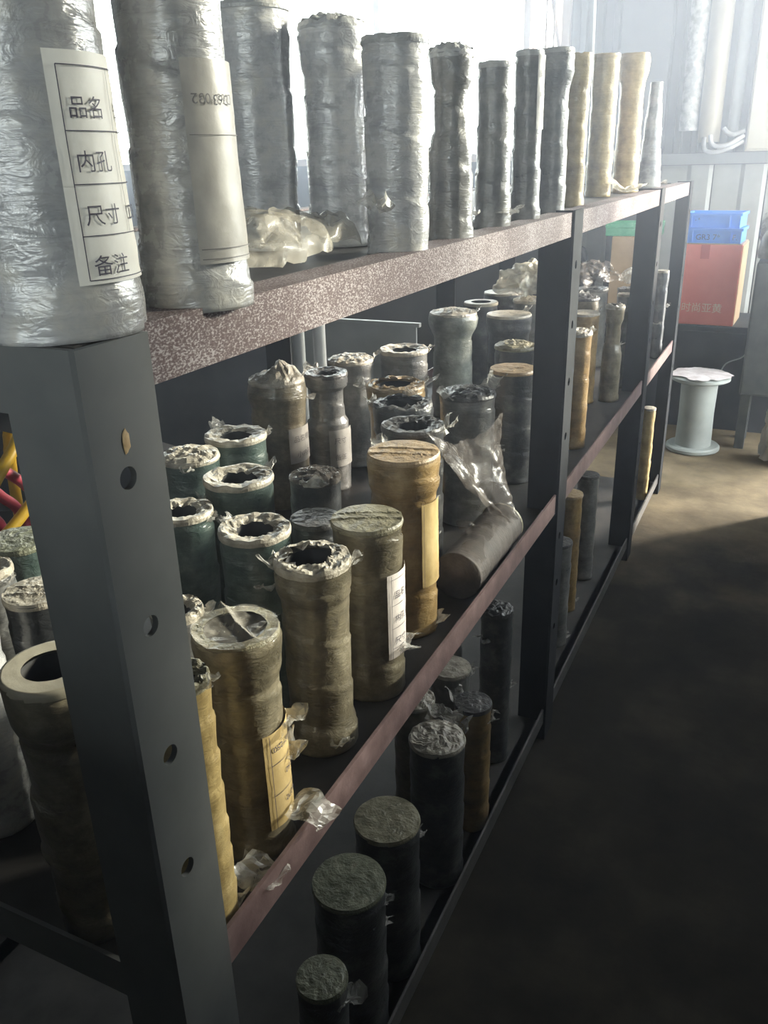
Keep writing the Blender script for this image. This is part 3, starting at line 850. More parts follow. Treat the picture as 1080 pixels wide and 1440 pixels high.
MID = [
    # x, y, R, h, profile, end style, body, end, label, tufts, slip, tilt
    (-0.533, 0.690, 0.051, 0.310, 'lip', 'veil', 'olive', 'dustolive', 'front olive pipe with clear film over its mouth and a yellow upside-down slip', ((20, 0.55, 0.055, 0.25), (35, 0.42, 0.05, 0.35), (-60, 0.02, 0.04, 0.2)), labM1, (0, 0)),
    (-0.554, 0.905, 0.054, 0.300, 'waist', 'torn', 'olive', 'dust', 'film-bound pipe with a jagged torn opening, behind the front pipe with the yellow slip', ((-150, 0.96, 0.045, 0.1), (20, 0.98, 0.04, 0.2), (-30, 0.05, 0.05, 0.2)), None, (0, 0)),
    (-0.546, 1.060, 0.056, 0.300, 'straight', 'fold', 'olive', 'dustolive', 'closed-top pipe with a straight crease across its cap and a pinkish ruled slip', ((10, 0.3, 0.06, 0.6), (-150, 0.78, 0.05, 0.3)), labM3, (0, 0)),
    (-0.576, 1.267, 0.063, 0.340, 'lip', 'fold', 'tan', 'dusttan', 'tall tan pipe with a brown creased cap, left of the hanging film', ((150, 0.98, 0.04, 0.1), (20, 0.03, 0.05, 0.4)), labM4, (0, 0)),
    (-0.689, 0.964, 0.055, 0.300, 'straight', 'ring', 'green', 'dust', 'dark pipe with a pinkish film ring round its hole, behind the torn-topped pipe', ((-40, 0.75, 0.04, 0.4), (170, 0.98, 0.03, 0.1)), None, (0, 0)),
    (-0.855, 1.000, 0.050, 0.290, 'straight', 'ring', 'green', 'dust', 'dark-sided pipe with a wide ragged hole, half hidden by the near post', ((-80, 0.97, 0.035, 0.1), (10, 0.95, 0.03, 0.2)), None, (0, 0)),
    (-0.844, 1.147, 0.062, 0.300, 'straight', 'ring', 'green', 'dust', 'green-grey pipe with a crumpled ring end and a stray film shred at its left', ((-120, 0.9, 0.035, 0.3), (60, 1.0, 0.03, 0.0)), None, (0, 0)),
    (-0.998, 1.208, 0.057, 0.300, 'straight', 'crumple', 'green', 'dust', 'pipe closed with a pale crumpled cap, leftmost beyond the near post', ((-60, 0.95, 0.03, 0.2),), None, (0, 0)),
    (-0.993, 1.354, 0.063, 0.300, 'straight', 'ring', 'green', 'dust', 'dark pipe with a pale lumpy ring end, farthest back behind the near post', ((160, 0.98, 0.045, 0.0), (40, 0.98, 0.03, 0.1)), None, (0, 0)),
    (-1.122, 1.718, 0.071, 0.320, 'bulge', 'sack', 'olive', 'dust', 'tall pipe with a bulging bagged cream head, by the rear of the shelf', ((20, 1.04, 0.05, 0.1), (30, 0.85, 0.05, 0.5)), labM10, (0, 0)),
    (-1.062, 1.860, 0.056, 0.310, 'neck', 'ring', 'grey', 'duststeel', 'grey necked pipe with a flanged open end, right of the bagged cream head', ((150, 0.98, 0.035, 0.1),), labM11, (0, 0)),
    (-1.095, 2.060, 0.064, 0.300, 'lip', 'crumple', 'grey', 'dust', 'grey pipe with crumpled film over its lip, behind the necked flanged pipe', ((30, 1.0, 0.04, 0.1),), None, (0, 0)),
    (-0.989, 2.191, 0.069, 0.310, 'straight', 'ring', 'grey', 'dust', 'grey pipe with a thick ring-shaped end, left of the tall milky pipe', ((30, 0.97, 0.04, 0.2),), None, (0, 0)),
    (-0.839, 1.806, 0.070, 0.310, 'lip', 'torn', 'tan', 'dusttan', 'tan-collared open pipe, behind the dusky torn open end', ((200, 0.97, 0.06, 0.2), (20, 1.0, 0.06, 0.2)), None, (0, 0)),
    (-0.737, 1.621, 0.065, 0.320, 'lip', 'torn', 'black', 'duststeel', 'pipe with a dusky torn open end, just in front of the tan-collared rim', ((190, 0.98, 0.06, 0.25), (100, 1.0, 0.04, 0.1)), None, (0, 0)),
    (-0.639, 1.451, 0.062, 0.330, 'straight', 'ring', 'black', 'duststeel', 'dark open-ended pipe directly behind the tall tan pipe', ((20, 0.98, 0.06, 0.2), (60, 0.9, 0.05, 0.3)), None, (0, 0)),
    (-0.745, 1.245, 0.048, 0.280, 'straight', 'crumple', 'black', 'filmbrown', 'low dark pipe with bulging film over its end, left of the tan pipe', ((-60, 1.0, 0.05, 0.2),), None, (0, 0)),
    (-0.668, 1.110, 0.042, 0.262, 'straight', 'cap', 'black', 'duststeel', 'lowest black pipe in shadow behind the creased-cap pipe', (), None, (0, 0)),
    (-1.011, 2.640, 0.076, 0.340, 'cup', 'crumple', 'milky', 'dust', 'tall milky grey-green pipe with a swollen head, left of the second post', ((30, 1.0, 0.04, 0.1),), None, (0, 0)),
    (-0.648, 1.790, 0.065, 0.310, 'straight', 'crumple', 'grey', 'duststeel', 'grey pipe with film standing up from its rim, behind the hanging clear film', ((60, 1.0, 0.06, 0.0), (-120, 1.0, 0.05, 0.0), (20, 0.55, 0.05, 0.3)), None, (0, 0)),
    (-0.634, 2.098, 0.061, 0.300, 'straight', 'cap', 'black', 'dusttan', 'dark pipe with a flat tan cap, close left of the second post', (), None, (0, 0)),
    (-0.715, 2.381, 0.062, 0.300, 'straight', 'crumple', 'black', 'dustolive', 'black pipe with an olive film cap, behind the flat tan cap', ((30, 0.9, 0.04, 0.4),), None, (0, 0)),
    (-0.880, 2.838, 0.077, 0.310, 'lip', 'cap', 'black', 'dust', 'wide dark pipe with a pale cap, just below the milky bag behind the second post', ((60, 1.0, 0.04, 0.1),), None, (0, 0)),
    (-1.060, 3.060, 0.064, 0.310, 'straight', 'flange', 'black', 'flange', 'dark pipe showing a thin bright ring, left of the milky bag', (), None, (0, 0)),
    (-0.900, 3.160, 0.064, 0.310, 'straight', 'crumple', 'grey', 'dust', 'grey pipe with a lumpy film top, right below the milky bag', ((-60, 1.0, 0.05, 0.1),), None, (0, 0)),
    (-1.058, 3.330, 0.078, 0.310, 'lip', 'cap', 'black', 'dust', 'dark wide pipe under the milky bag, rearmost left of the second post', (), None, (0, 0)),
    (-0.547, 2.427, 0.043, 0.340, 'straight', 'crumple', 'tan', 'dust', 'tan pipe standing free at the beam just right of the second post', ((40, 1.0, 0.03, 0.1),), None, (0, 0)),
    (-0.643, 2.940, 0.052, 0.310, 'straight', 'cap', 'tan', 'dust', 'yellow-sided pipe, second to the right of the second post on the middle shelf', ((40, 1.0, 0.03, 0.1),), None, (0, 0)),
    (-0.548, 2.985, 0.035, 0.330, 'necklow', 'torn', 'olive', 'dust', 'slender necked pipe with pale film at its neck, between second and third posts', ((20, 0.6, 0.03, 0.4),), None, (0, 0)),
    (-0.552, 3.195, 0.030, 0.340, 'neck', 'cap', 'grey', 'dust', 'thinnest grey pipe touching the left edge of the third post', (), None, (0, 0)),
    (-0.722, 3.270, 0.060, 0.310, 'straight', 'crumple', 'olive', 'duststeel', 'pipe with dusky film rim under the brown bag, nearer one', ((100, 1.0, 0.04, 0.2),), None, (0, 0)),
    (-0.740, 3.520, 0.060, 0.310, 'straight', 'ring', 'grey', 'duststeel', 'open pipe under the brown bag, farther one', (), None, (0, 0)),
    (-0.600, 3.560, 0.050, 0.310, 'straight', 'ring', 'grey', 'duststeel', 'open dark pipe under the silvery film ball, left of the third post', (), None, (0, 0)),
    (-0.505, 3.740, 0.028, 0.360, 'bulge', 'cap', 'black', 'dust', 'dark bulging pipe seen between the third and last posts', ((0, 0.6, 0.04, 0.3), (-90, 0.4, 0.04, 0.3)), None, (0, 0)),
    (-0.840, 0.680, 0.043, 0.300, 'straight', 'fold', 'black', 'dust', 'pipe with a creased pinkish cap, left of the near post and above the open flange', ((100, 1.0, 0.04, 0.1),), None, (0, 0)),
    (-0.868, 0.580, 0.044, 0.300, 'straight', 'cap', 'pale', 'dust', 'pale pipe bound with shiny cross strands at the left border of the picture', ((-20, 0.8, 0.03, 0.2),), None, (0, 0)),
    (-1.015, 0.807, 0.049, 0.290, 'straight', 'cap', 'green', 'dustgreen', 'pipe with a flat grey-green cap below the yellow hose', (), None, (0, 0)),
    (-0.942, 0.690, 0.034, 0.310, 'straight', 'ring', 'grey', 'dust', 'small pipe with a crinkled ring of film, highest at the left border', ((0, 0.95, 0.04, 0.3),), None, (0, 0)),
    (-0.631, 0.510, 0.051, 0.340, 'big', 'flange', 'olive', 'flange', 'thick pipe with a bare pale open flange, directly left of the near post', ((30, 0.75, 0.04, 0.4),), None, (0, 0)),
    (-0.500, 0.548, 0.032, 0.340, 'spiral', 'ring', 'yellow', 'dustolive', 'thin pale pipe with spiral-wound film, hugging the right edge of the near post', ((10, 0.98, 0.025, 0.0), (60, 0.05, 0.03, 0.2)), None, (0, 0)),
    (-0.640, 0.715, 0.033, 0.300, 'straight', 'ring', 'grey', 'dust', 'thin pipe peeping out between the near post and the front olive pipe', ((20, 0.97, 0.03, 0.1),), None, (0, 0)),
]
for k, (x, y, R, h, pf, st, bd, en, lb, tf, la, ti) in enumerate(MID):
    d = 1.1 if y < 1.5 and x > -0.7 else (0.8 if y < 2.2 else 0.55)
    wrapped_pipe(x, y, ZMS, R, h, pf, st, bd, en, lb, GM, 21.3 + k * 1.91, tf, la, ti, d)

# a sleeve lying on its side against the middle beam
t = empty('wrapped_pipe', (-0.520, 1.39, ZMS + 0.05), 'brown film-covered pipe lying on its side on the middle shelf beside the tan pipe', 'pipe', None)
t.rotation_euler = (-PI / 2, 0, 0)
pipe_body(0.05, 0.28, 'straight', 8.8, M['brown'], t, 40, 40)
pipe_end(0.05, 0.28, 'straight', 8.8, 'cap', M['dustolive'], t, 40)
tuft(t, 0.05, 0.28, D(-90), 0.1, 0.07, 2.2, M['filmbrown'], 0.3)
tuft(t, 0.05, 0.28, D(-60), 0.02, 0.06, 5.2, M['filmbrown'], 0.3)

# ------------------------------------------------------------------ pipes on the bottom shelf
BOT = [
    (-0.530, 0.916, 0.062, 0.330, 'straight', 'cap', 'black', 'dustgreen', 'black pipe with a flat green-grey cap, nearest complete one on the bottom shelf', ((20, 0.9, 0.03, 0.5), (20, 0.75, 0.025, 0.4))),
    (-0.528, 1.062, 0.060, 0.340, 'straight', 'cap', 'black', 'dustolive', 'black pipe with a flat olive cap, next behind the green-grey capped pipe', ((30, 0.9, 0.03, 0.4),)),
    (-0.527, 1.301, 0.058, 0.350, 'straight', 'crumple', 'black', 'dust', 'black pipe with film strands fanned over its cap, standing at the floor rail', ((100, 1.0, 0.07, 0.15), (60, 1.0, 0.05, 0.2))),
    (-0.510, 1.471, 0.042, 0.330, 'straight', 'cap', 'tan', 'duststeel', 'dark-capped pipe with a tan paper band round its lower half', ((170, 0.98, 0.05, 0.1), (10, 0.9, 0.04, 0.3))),
    (-0.590, 1.540, 0.047, 0.360, 'straight', 'cap', 'grey', 'dust', 'pipe with a pale grey flat cap half hidden under the sloping middle beam', ((20, 0.98, 0.04, 0.2),)),
    (-0.540, 1.720, 0.040, 0.430, 'straight', 'crumple', 'black', 'duststeel', 'tall black pipe with a shiny film scrap, left of the second post under the beam', ((-120, 0.85, 0.04, 0.4), (20, 0.5, 0.03, 0.3))),
    (-0.501, 0.768, 0.040, 0.290, 'straight', 'cap', 'black', 'dustgreen', 'lowest pipe at the bottom border with a dark cap and shiny film edge', ((10, 0.9, 0.06, 0.4),)),
    (-0.640, 1.650, 0.036, 0.380, 'straight', 'cap', 'grey', 'dust', 'pale pipe top peeping out directly behind the sloping beam', ()),
    (-0.543, 2.329, 0.044, 0.350, 'straight', 'cap', 'grey', 'duststeel', 'grey pipe nearest the second post, to its right on the bottom shelf', ((30, 0.05, 0.03, 0.3),)),
    (-0.567, 2.560, 0.042, 0.420, 'straight', 'cap', 'tan', 'dusttan', 'tan pipe on the bottom shelf under the end of the pink beam', ((30, 0.05, 0.03, 0.4),)),
    (-0.562, 2.812, 0.038, 0.400, 'straight', 'cap', 'grey', 'duststeel', 'grey pipe right of the tan one on the bottom shelf, toward the third post', ()),
    (-0.495, 3.680, 0.028, 0.420, 'straight', 'cap', 'yellow', 'dust', 'pale pipe low between the third and last posts', ()),
    (-0.630, 1.421, 0.046, 0.340, 'straight', 'crumple', 'olive', 'dust', 'brownish pipe end just under the middle beam, behind the strand-capped pipe', ((0, 0.95, 0.05, 0.3),)),
]
for k, (x, y, R, h, pf, st, bd, en, lb, tf) in enumerate(BOT):
    wrapped_pipe(x, y, ZL + 0.0008, R, h, pf, st, bd, en, lb, GB, 91.7 + k * 2.13, tf, None, (0, 0), 0.9 if y < 1.6 else 0.6)

# ------------------------------------------------------------------ loose film and bags
def bag(name, loc, rx, ry, hz, seed, mat, label, cat, amp=0.018, freq=28, rz=0.0):
    def fn(u, v):
        a = 2 * PI * u
        k = math.cos(v * PI / 2) ** 0.6
        q = 1 + 0.18 * math.sin(3 * a + seed) + 0.1 * math.sin(7 * a)
        return (rx * k * q * math.cos(a), ry * k * q * math.sin(a), amp + hz * v ** 0.8)
    o = crumple(name, fn, 72, 30, amp, freq, seed, mat, None, loc, (0, 0, rz), close_u=True, smooth=True)
    return tag(o, label, cat)


bag('plastic_bag', (-0.585, 0.90, ZTS), 0.07, 0.15, 0.05, 4.0, M['filmbag'], 'crumpled shiny clear plastic bag lying on the top board between two grey pipes', 'bag', 0.018, 17)
bag('plastic_bag', (-0.90, 3.16, ZMS + 0.335), 0.105, 0.13, 0.10, 9.0, M['filmwhite'], 'milky plastic bag heaped on pipe tops left of the second post', 'bag', 0.02, 20)
bag('plastic_bag', (-0.73, 3.40, ZMS + 0.335), 0.09, 0.15, 0.07, 14.0, M['filmbrown'], 'brownish plastic bag heaped on pipe tops between the second and third posts', 'bag', 0.022, 20)
bag('film_ball', (-0.600, 3.56, ZMS + 0.33), 0.04, 0.04, 0.055, 6.0, M['film'], 'small silvery ball of film beside the brown bag', 'film', 0.008, 40)


# the big clear film hanging from the pipes beside the second post
def fn(u, v):
    # hung by its upper edge from the rims, gathered to a point at the beam
    top = Vector((-0.585 + 0.02 * u, 1.40 + 0.36 * u, ZMS + 0.335 - 0.05 * u - 0.05 * math.sin(u * PI)))
    bot = Vector((-0.505 + 0.03 * math.sin(u * 5), 1.60 + 0.05 * u, ZMS + 0.085))
    p = top.lerp(bot, v)
    bell = math.sin(PI * v) * 0.035
    return p + Vector((0.030 * math.sin(u * 9 + v * 2) * (0.3 + v), bell * (u - 0.4) * 2.4, 0))


tag(crumple('plastic_film', fn, 50, 40, 0.010, 14, 3.0, M['filmbrown'], smooth=True), 'large translucent film sheet draped from the pipe tops down to the middle beam', 'film')


def scrap(loc, s, seed, label, mat='film', rot=(0, 0, 0)):
    def f(u, v):
        return ((u - 0.5) * s, (v - 0.5) * s * 0.8, 0.25 * s + 0.12 * s * math.sin(u * 6 + seed))
    return tag(crumple('film_scrap', f, 12, 10, s * 0.18, 1.8 / s, seed, M[mat], None, loc, rot), label, 'film')


scrap((-0.475, 0.62, ZMS + 0.01), 0.06, 2.0, 'crumpled silvery film scrap at the foot of the spiral-wound pipe')
scrap((-0.455, 0.70, 0.742), 0.05, 5.0, 'grey film scrap caught over the near end of the middle beam', rot=(0.2, 0.3, 0))
scrap((-0.50, 2.75, ZTS + 0.002), 0.10, 8.0, 'flat dusty film scrap on the top board in front of the yellow pipes', 'filmwhite')

# ------------------------------------------------------------------ behind the rack
bh = empty('screen', (-2.6, 3.88, 0), 'long pale grey sheet-steel screen standing behind the rack', 'screen')
bobj('panel_sheet', (-0.92, 0.92, -0.006, 0.006, 0.08, 0.73), M['greypanel'], bh)
bobj('panel_rim', (-0.94, 0.94, -0.014, 0.014, 0.7305, 0.752), M['greypanel'], bh, bevel=0.003)
for x in (-0.9, 0.9):
    bobj('foot', (x - 0.03, x + 0.03, -0.16, 0.16, 0.0, 0.079), M['greypanel'], bh, bevel=0.004)
for k, (x, y, lb, mt) in enumerate(((-1.835, 3.0, 'dull grey upright pipe behind the bagged cream head', 'conduitgrey'), (-1.735, 3.0, 'white upright pipe behind the necked flanged pipe', 'white'))):
    o = lathe('upright_pipe', [(0.0, 0.0), (0.05, 0.0), (0.05, 0.012), (0.026, 0.012), (0.026, 1.25), (0.0, 1.25)], M[mt], None, 24, (x, y, 0))
    tag(o, lb, 'pipe')
# dark plate leaning behind the rack
bm = bmesh.new(); box(bm, -0.75, 0.75, -0.01, 0.01, 0, 1.25, 0.003)
o = obj('steel_plate', bm, M['cabinet'], None, (-2.75, 2.95, 0.006), (D(-14), D(0), D(38)))
tag(o, 'dark steel plate leaning in the gloom behind the rack, left of the upright pipes', 'plate')
# hoses at the left
for k, (pts, r, mt, lb) in enumerate((
        ([(-1.40, 1.02, 0.86), (-1.40, 1.09, 0.925), (-1.41, 1.17, 0.985), (-1.46, 1.25, 1.03), (-1.6, 1.3, 0.9), (-1.62, 1.3, 0.3), (-1.62, 1.3, 0.02)], 0.013, 'hosey', 'yellow hose rising at the left border behind the pipes'),
        ([(-1.375, 1.02, 0.80), (-1.375, 1.09, 0.83), (-1.375, 1.165, 0.875), (-1.39, 1.24, 0.93), (-1.5, 1.32, 0.9), (-1.54, 1.32, 0.3), (-1.54, 1.32, 0.02)], 0.012, 'hosey', 'yellow hose crossing just above the grey-green cap'),
        ([(-1.45, 1.05, 0.97), (-1.45, 1.13, 0.935), (-1.45, 1.20, 0.87), (-1.45, 1.24, 0.78), (-1.45, 1.26, 0.4), (-1.45, 1.27, 0.02)], 0.012, 'hoser', 'red hose curving down, rightmost of the red hoses'),
        ([(-1.47, 1.02, 0.95), (-1.47, 1.09, 0.915), (-1.47, 1.15, 0.86), (-1.47, 1.20, 0.76), (-1.47, 1.22, 0.4), (-1.47, 1.22, 0.02)], 0.012, 'hoser', 'red hose curving down, middle of the red hoses'),
        ([(-1.49, 1.0, 0.92), (-1.49, 1.06, 0.89), (-1.49, 1.12, 0.83), (-1.49, 1.16, 0.74), (-1.49, 1.17, 0.4), (-1.49, 1.17, 0.02)], 0.012, 'hoser', 'red hose curving down, leftmost of the red hoses'))):
    tag(tube('hose', smooth_path(pts), r, M[mt], None, 10), lb, 'hose', 'hoses behind the rack')

# ------------------------------------------------------------------ far end
cb = empty('workbench', (-0.65, 5.32, 0), 'dark low steel bench along the far wall under the red carton', 'workbench')
bobj('bench_top', (-0.75, 0.72, -0.25, 0.25, 0.565, 0.60), M['cabinet'], cb, bevel=0.004)
bobj('front_panel', (-0.72, 0.69, -0.22, -0.205, 0.0, 0.565), M['cabinet'], cb)
bobj('side_panel', (0.69, 0.705, -0.22, 0.22, 0.0, 0.565), M['cabinet'], cb)
bobj('side_panel', (-0.735, -0.72, -0.22, 0.22, 0.0, 0.565), M['cabinet'], cb)
ZB = 0.60

ct = empty('red_carton', (-0.43, 5.24, ZB), 'red cardboard carton with pale printed characters on the dark bench', 'carton', None, D(-2))
bm = bmesh.new(); box(bm, -0.16, 0.15, -0.15, 0.15, 0, 0.435, 0.004)
obj('carton_body', bm, M['red'], ct)
bobj('carton_side', (0.1505, 0.153, -0.148, 0.148, 0.003, 0.432), M['kraft'], ct)
bobj('top_flap', (-0.158, 0.149, -0.149, -0.002, 0.4355, 0.439), M['kraft'], ct)
bobj('top_flap', (-0.158, 0.149, 0.002, 0.149, 0.4355, 0.439), M['kraft'], ct)
bobj('tape', (-0.06, -0.015, -0.1525, -0.1505, 0.36, 0.434), mat_simple('red_tape', [(0.3, (0.55, 0.1, 0.085)), (0.7, (0.6, 0.12, 0.1))], 9, 0.3, bumps=None), ct)
V, F = text_geo([('时尚亚黄', 0.055, -0.135, 0.075, False)], [])
pyd('print', [(x, -0.1508, y) for x, y in V], F, M['printpale'], ct, smooth=False)['kind'] = 'stuff'


def crate(loc, rz, label, strokes, seed):
    t = empty('blue_crate', loc, label, 'crate', 'blue crates on the red carton', rz)
    W, Dp, Hh = 0.145, 0.11, 0.078
    bm = bmesh.new()
    box(bm, -W, W, -Dp, Dp, 0, 0.006)
    for b in ((-W, W, -Dp, -Dp + 0.006, 0.006, Hh - 0.014), (-W, W, Dp - 0.006, Dp, 0.006, Hh - 0.014), (-W, -W + 0.006, -Dp + 0.006, Dp - 0.006, 0.006, Hh - 0.014), (W - 0.006, W, -Dp + 0.006, Dp - 0.006, 0.006, Hh - 0.014)):
        box(bm, *b)
    obj('crate_body', bm, M['blue'], t)
    bm = bmesh.new()
    for b in ((-W - 0.008, W + 0.008, -Dp - 0.008, -Dp + 0.006, Hh - 0.014, Hh), (-W - 0.008, W + 0.008, Dp - 0.006, Dp + 0.008, Hh - 0.014, Hh), (-W - 0.008, -W + 0.006, -Dp + 0.006, Dp - 0.006, Hh - 0.014, Hh), (W - 0.006, W + 0.008, -Dp + 0.006, Dp - 0.006, Hh - 0.014, Hh)):
        box(bm, *b)
    obj('crate_rim', bm, M['blue'], t)
    for x in (-0.108, 0.09):
        bobj('rib', (x - 0.004, x + 0.004, -Dp - 0.006, -Dp - 0.0002, 0.006, Hh - 0.0142), M['blue'], t)
    V, F = text_geo(strokes, [])
    if V:
        pyd('handwriting', [(x, -Dp - 0.0012, y) for x, y in V], F, M['marker'], t, smooth=False)['kind'] = 'stuff'
    return t


crate((-0.44, 5.22, ZB + 0.440), D(-3), 'lower blue plastic crate with dark handwriting, on the red carton', [('GR3 7*', 0.042, -0.09, 0.018, False), ('F.', 0.04, 0.10, 0.018, False)], 1)
crate((-0.45, 5.23, ZB + 0.5185), D(-5), 'upper blue plastic crate, open and nearly bare of writing', [('- *', 0.026, -0.09, 0.034, False)], 2)

bobj_ = bobj
t = empty('cardboard_box', (-0.91, 5.30, ZB), 'plain brown cardboard box on the dark bench, seen under the top board', 'carton', None, D(6))
bobj('carton_body', (-0.10, 0.16, -0.14, 0.14, 0, 0.46), M['kraft'], t, bevel=0.004)
bobj('top_flap', (-0.098, 0.158, -0.138, 0.138, 0.4605, 0.464), M['kraft'], t)
t = empty('green_box', (-0.92, 5.30, ZB + 0.465), 'flat green and white box on top of the brown cardboard box', 'box', None, D(4))
bobj('box_body', (-0.13, 0.18, -0.1, 0.1, 0, 0.07), M['greenbox'], t, bevel=0.003)
bobj('box_lid', (-0.133, 0.183, -0.103, 0.103, 0.045, 0.073), M['greenbox'], t, bevel=0.002)


def heap(name, loc, rx, ry, hz, seed, mat, label, cat):
    return bag(name, loc, rx, ry, hz, seed, mat, label, cat, 0.03, 9)


hp = heap('cloth_heap', (-1.27, 5.33, ZB), 0.15, 0.13, 0.40, 3.0, M['cloth'], 'heap of black cloth with a pink tag beside the brown cardboard box', 'cloth')
bobj('pink_tag', (0.00, 0.035, -0.115, -0.10, 0.33, 0.375), M['pink'], hp, bevel=0.003)['label'] = 'small bright pink tag'

# cable reel
rl = empty('cable_reel', (-0.385, 4.68, 0), 'empty grey-white cable reel standing on the floor beyond the rack', 'reel')
lathe('lower_flange', [(0, 0), (0.132, 0), (0.14, 0.008), (0.14, 0.022), (0.132, 0.03), (0, 0.03)], M['reel'], rl, 48)
lathe('barrel', [(0.094, 0.03), (0.09, 0.2), (0.094, 0.385)], M['reel'], rl, 48)
lathe('upper_flange', [(0, 0.385), (0.14, 0.385), (0.152, 0.392), (0.152, 0.405), (0.145, 0.41), (0, 0.41)], M['reel'], rl, 48)


def fn(u, v):
    a = 2 * PI * u
    k = (1 - v) * (0.155 + 0.018 * nz(math.cos(a) * 3, math.sin(a) * 3, 4.4) - 0.03 * max(0, math.sin(5 * a)) * (1 if -2.6 < ((a + PI) % (2 * PI) - PI) < -1.0 else 0.1))
    return (k * math.cos(a), k * math.sin(a), 0.417)


crumple('torn_paper', fn, 60, 8, 0.004, 20, 5.0, M['torn'], rl, close_u=True)['label'] = 'torn white paper still stuck on the upper flange'
# thin wire hanging across the bench front
tag(tube('wire', smooth_path([(-0.14, 5.04, 0.70), (-0.165, 5.04, 0.60), (-0.19, 5.04, 0.48), (-0.215, 5.04, 0.44), (-0.29, 5.04, 0.40), (-0.32, 5.04, 0.32), (-0.33, 5.04, 0.26)]), 0.004, M['conduitgrey'], None, 6), 'thin grey wire hanging across the dark bench front', 'wire')

# machine at the right border
mc = empty('bench_machine', (-0.02, 4.885, 0), 'grey cast machine on a dark stand at the right border of the picture', 'machine')
bm = bmesh.new(); box(bm, -0.17, 0.2, -0.13, 0.13, 0.30, 0.98, 0.012)
obj('stand', bm, M['machinedark'], mc)
for p in ((-0.16, -0.12), (0.14, -0.12), (-0.16, 0.08), (0.14, 0.08)):
    bobj('stand_leg', (p[0], p[0] + 0.05, p[1], p[1] + 0.05, 0, 0.30), M['machinedark'], mc, bevel=0.003)


def fn(u, v):
    a = 2 * PI * u; k = math.sin(PI * min(max(v, 0.02), 0.98)) ** 0.7
    return (0.02 + 0.2 * math.cos(PI * v) * -1, 0.12 * k * math.cos(a), 1.12 + 0.135 * k * math.sin(a))


crumple('casting', fn, 32, 20, 0.022, 9, 2.0, M['machine'], mc, close_u=True)
lathe('spindle_housing', [(0, 0), (0.075, 0), (0.08, 0.02), (0.065, 0.10), (0.05, 0.13), (0, 0.13)], M['machine'], mc, 28, (-0.10, -0.06, 1.0))
tag(bag('sack', (0.055, 4.60, 0.0), 0.10, 0.09, 0.42, 7.0, M['sack'], 'pale sack slumped on the floor at the right border', 'sack', 0.025, 10))

# wall services
for x, r, z0, mt, lb in ((-0.705, 0.052, 1.62, 'conduitspot', 'stained mottled grey conduit, left of the cream one on the far wall'),
                         (-0.585, 0.062, 1.555, 'conduit', 'thick cream vertical conduit on the far wall'),
                         (-0.455, 0.034, 1.59, 'conduitgrey', 'thin grey vertical conduit beside the electrical box')):
    o = lathe('conduit', [(0, z0), (r, z0), (r, 3.49), (0, 3.49)], M[mt], None, 28, (x, 5.68 if r > 0.04 else 5.7, 0))
    tag(o, lb, 'conduit', 'vertical conduits on the far wall')
eb = empty('electrical_box', (-0.13, 5.71, 1.50), 'cream enamelled electrical box with a small latch on the far wall', 'electrical box')
bobj('box_body', (-0.245, 0.30, -0.12, 0.04, 0, 1.3), M['boxcream'], eb, bevel=0.004)
bobj('box_door', (-0.235, 0.29, -0.132, -0.121, 0.012, 1.288), M['boxcream'], eb, bevel=0.003)
bm = bmesh.new(); box(bm, -0.165, -0.135, -0.146, -0.1325, 0.42, 0.50, 0.004)
lt = obj('latch', bm, M['white'], eb)
bobj('keyhole', (-0.156, -0.145, -0.1475, -0.1462, 0.43, 0.448), M['bore'], lt)
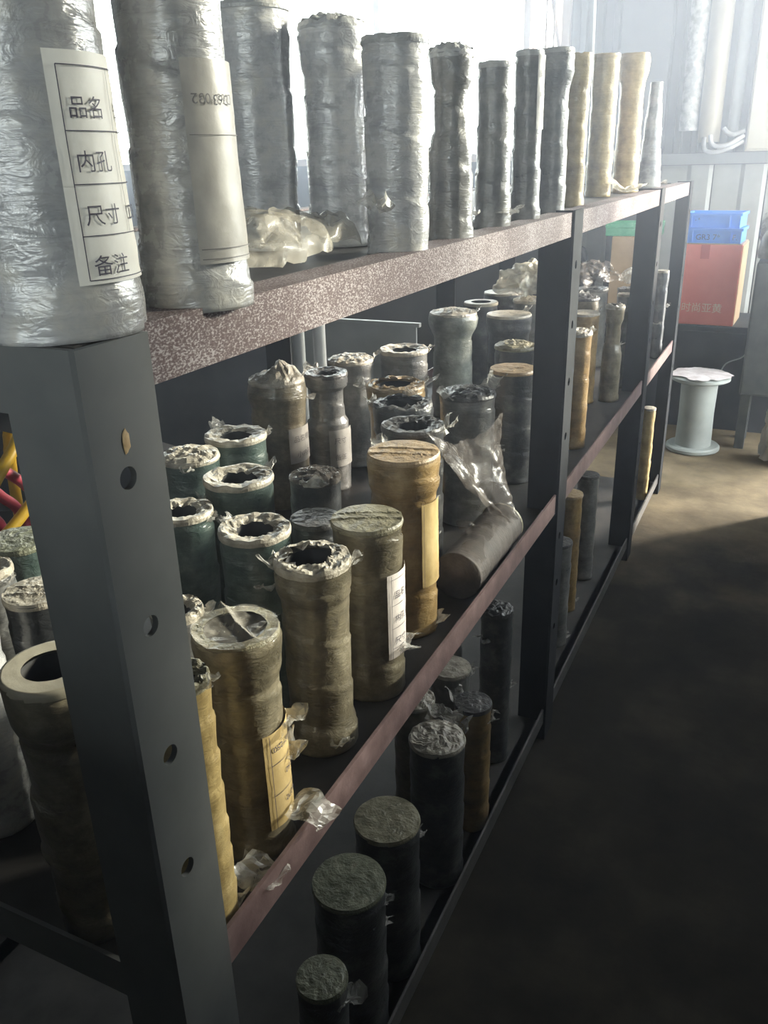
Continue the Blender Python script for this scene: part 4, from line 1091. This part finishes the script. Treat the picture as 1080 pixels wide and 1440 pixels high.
for k, (pts, lb) in enumerate((
        ([(-0.60, 5.60, 1.58), (-0.59, 5.59, 1.515), (-0.54, 5.58, 1.50), (-0.47, 5.58, 1.515), (-0.385, 5.60, 1.555)], 'lowest pale corrugated cable looping into the electrical box'),
        ([(-0.565, 5.565, 1.59), (-0.55, 5.555, 1.545), (-0.51, 5.55, 1.53), (-0.45, 5.55, 1.545), (-0.385, 5.57, 1.585)], 'middle pale corrugated cable looping into the electrical box'),
        ([(-0.50, 5.61, 1.625), (-0.475, 5.60, 1.60), (-0.44, 5.60, 1.59), (-0.385, 5.61, 1.61)], 'topmost short pale cable entering the electrical box'))):
    tag(tube('cable', smooth_path(pts), 0.0125, M['cable'], None, 8), lb, 'cable', 'cables under the conduits')
tag(tube('hanging_cord', [(-1.27, 5.45, 3.49), (-1.255, 5.45, 2.6), (-1.24, 5.45, 2.02)], 0.008, M['white'], None, 8), 'thin white cord hanging from the roof in front of the dark siding', 'cord')

# ------------------------------------------------------------------ added haze volume imitating veiling lens glare
hz_ = bobj('haze', (-7.48, 0.98, -1.98, 5.6, 0.005, 3.48), None)
mt = bpy.data.materials.new('glare_veil'); mt.use_nodes = True
nt = mt.node_tree; nt.nodes.clear()
out = nt.nodes.new('ShaderNodeOutputMaterial'); vs_ = nt.nodes.new('ShaderNodeVolumeScatter')
vs_.inputs['Color'].default_value = (0.74, 0.82, 1.0, 1)
tc = nt.nodes.new('ShaderNodeTexCoord'); sx_ = nt.nodes.new('ShaderNodeSeparateXYZ'); mr = nt.nodes.new('ShaderNodeMapRange')
nt.links.new(tc.outputs['Object'], sx_.inputs[0]); nt.links.new(sx_.outputs['Z'], mr.inputs['Value'])
mr.interpolation_type = 'SMOOTHSTEP'      # density shaped so the glare veil is strong high up and fades downwards
mr.inputs['From Min'].default_value = 0.82; mr.inputs['From Max'].default_value = 2.0
mr.inputs['To Min'].default_value = 0.0; mr.inputs['To Max'].default_value = HAZE_DENSITY
nt.links.new(mr.outputs[0], vs_.inputs['Density'])
vs_.inputs['Anisotropy'].default_value = HAZE_ANISO
nt.links.new(vs_.outputs[0], out.inputs['Volume'])
hz_.data.materials.append(mt)
tag(hz_, 'added thin haze volume imitating a veil of lens glare', 'haze', kind='stuff')
S.cycles.volume_bounces = 1
S.cycles.max_bounces = 10
S.cycles.transparent_max_bounces = 24
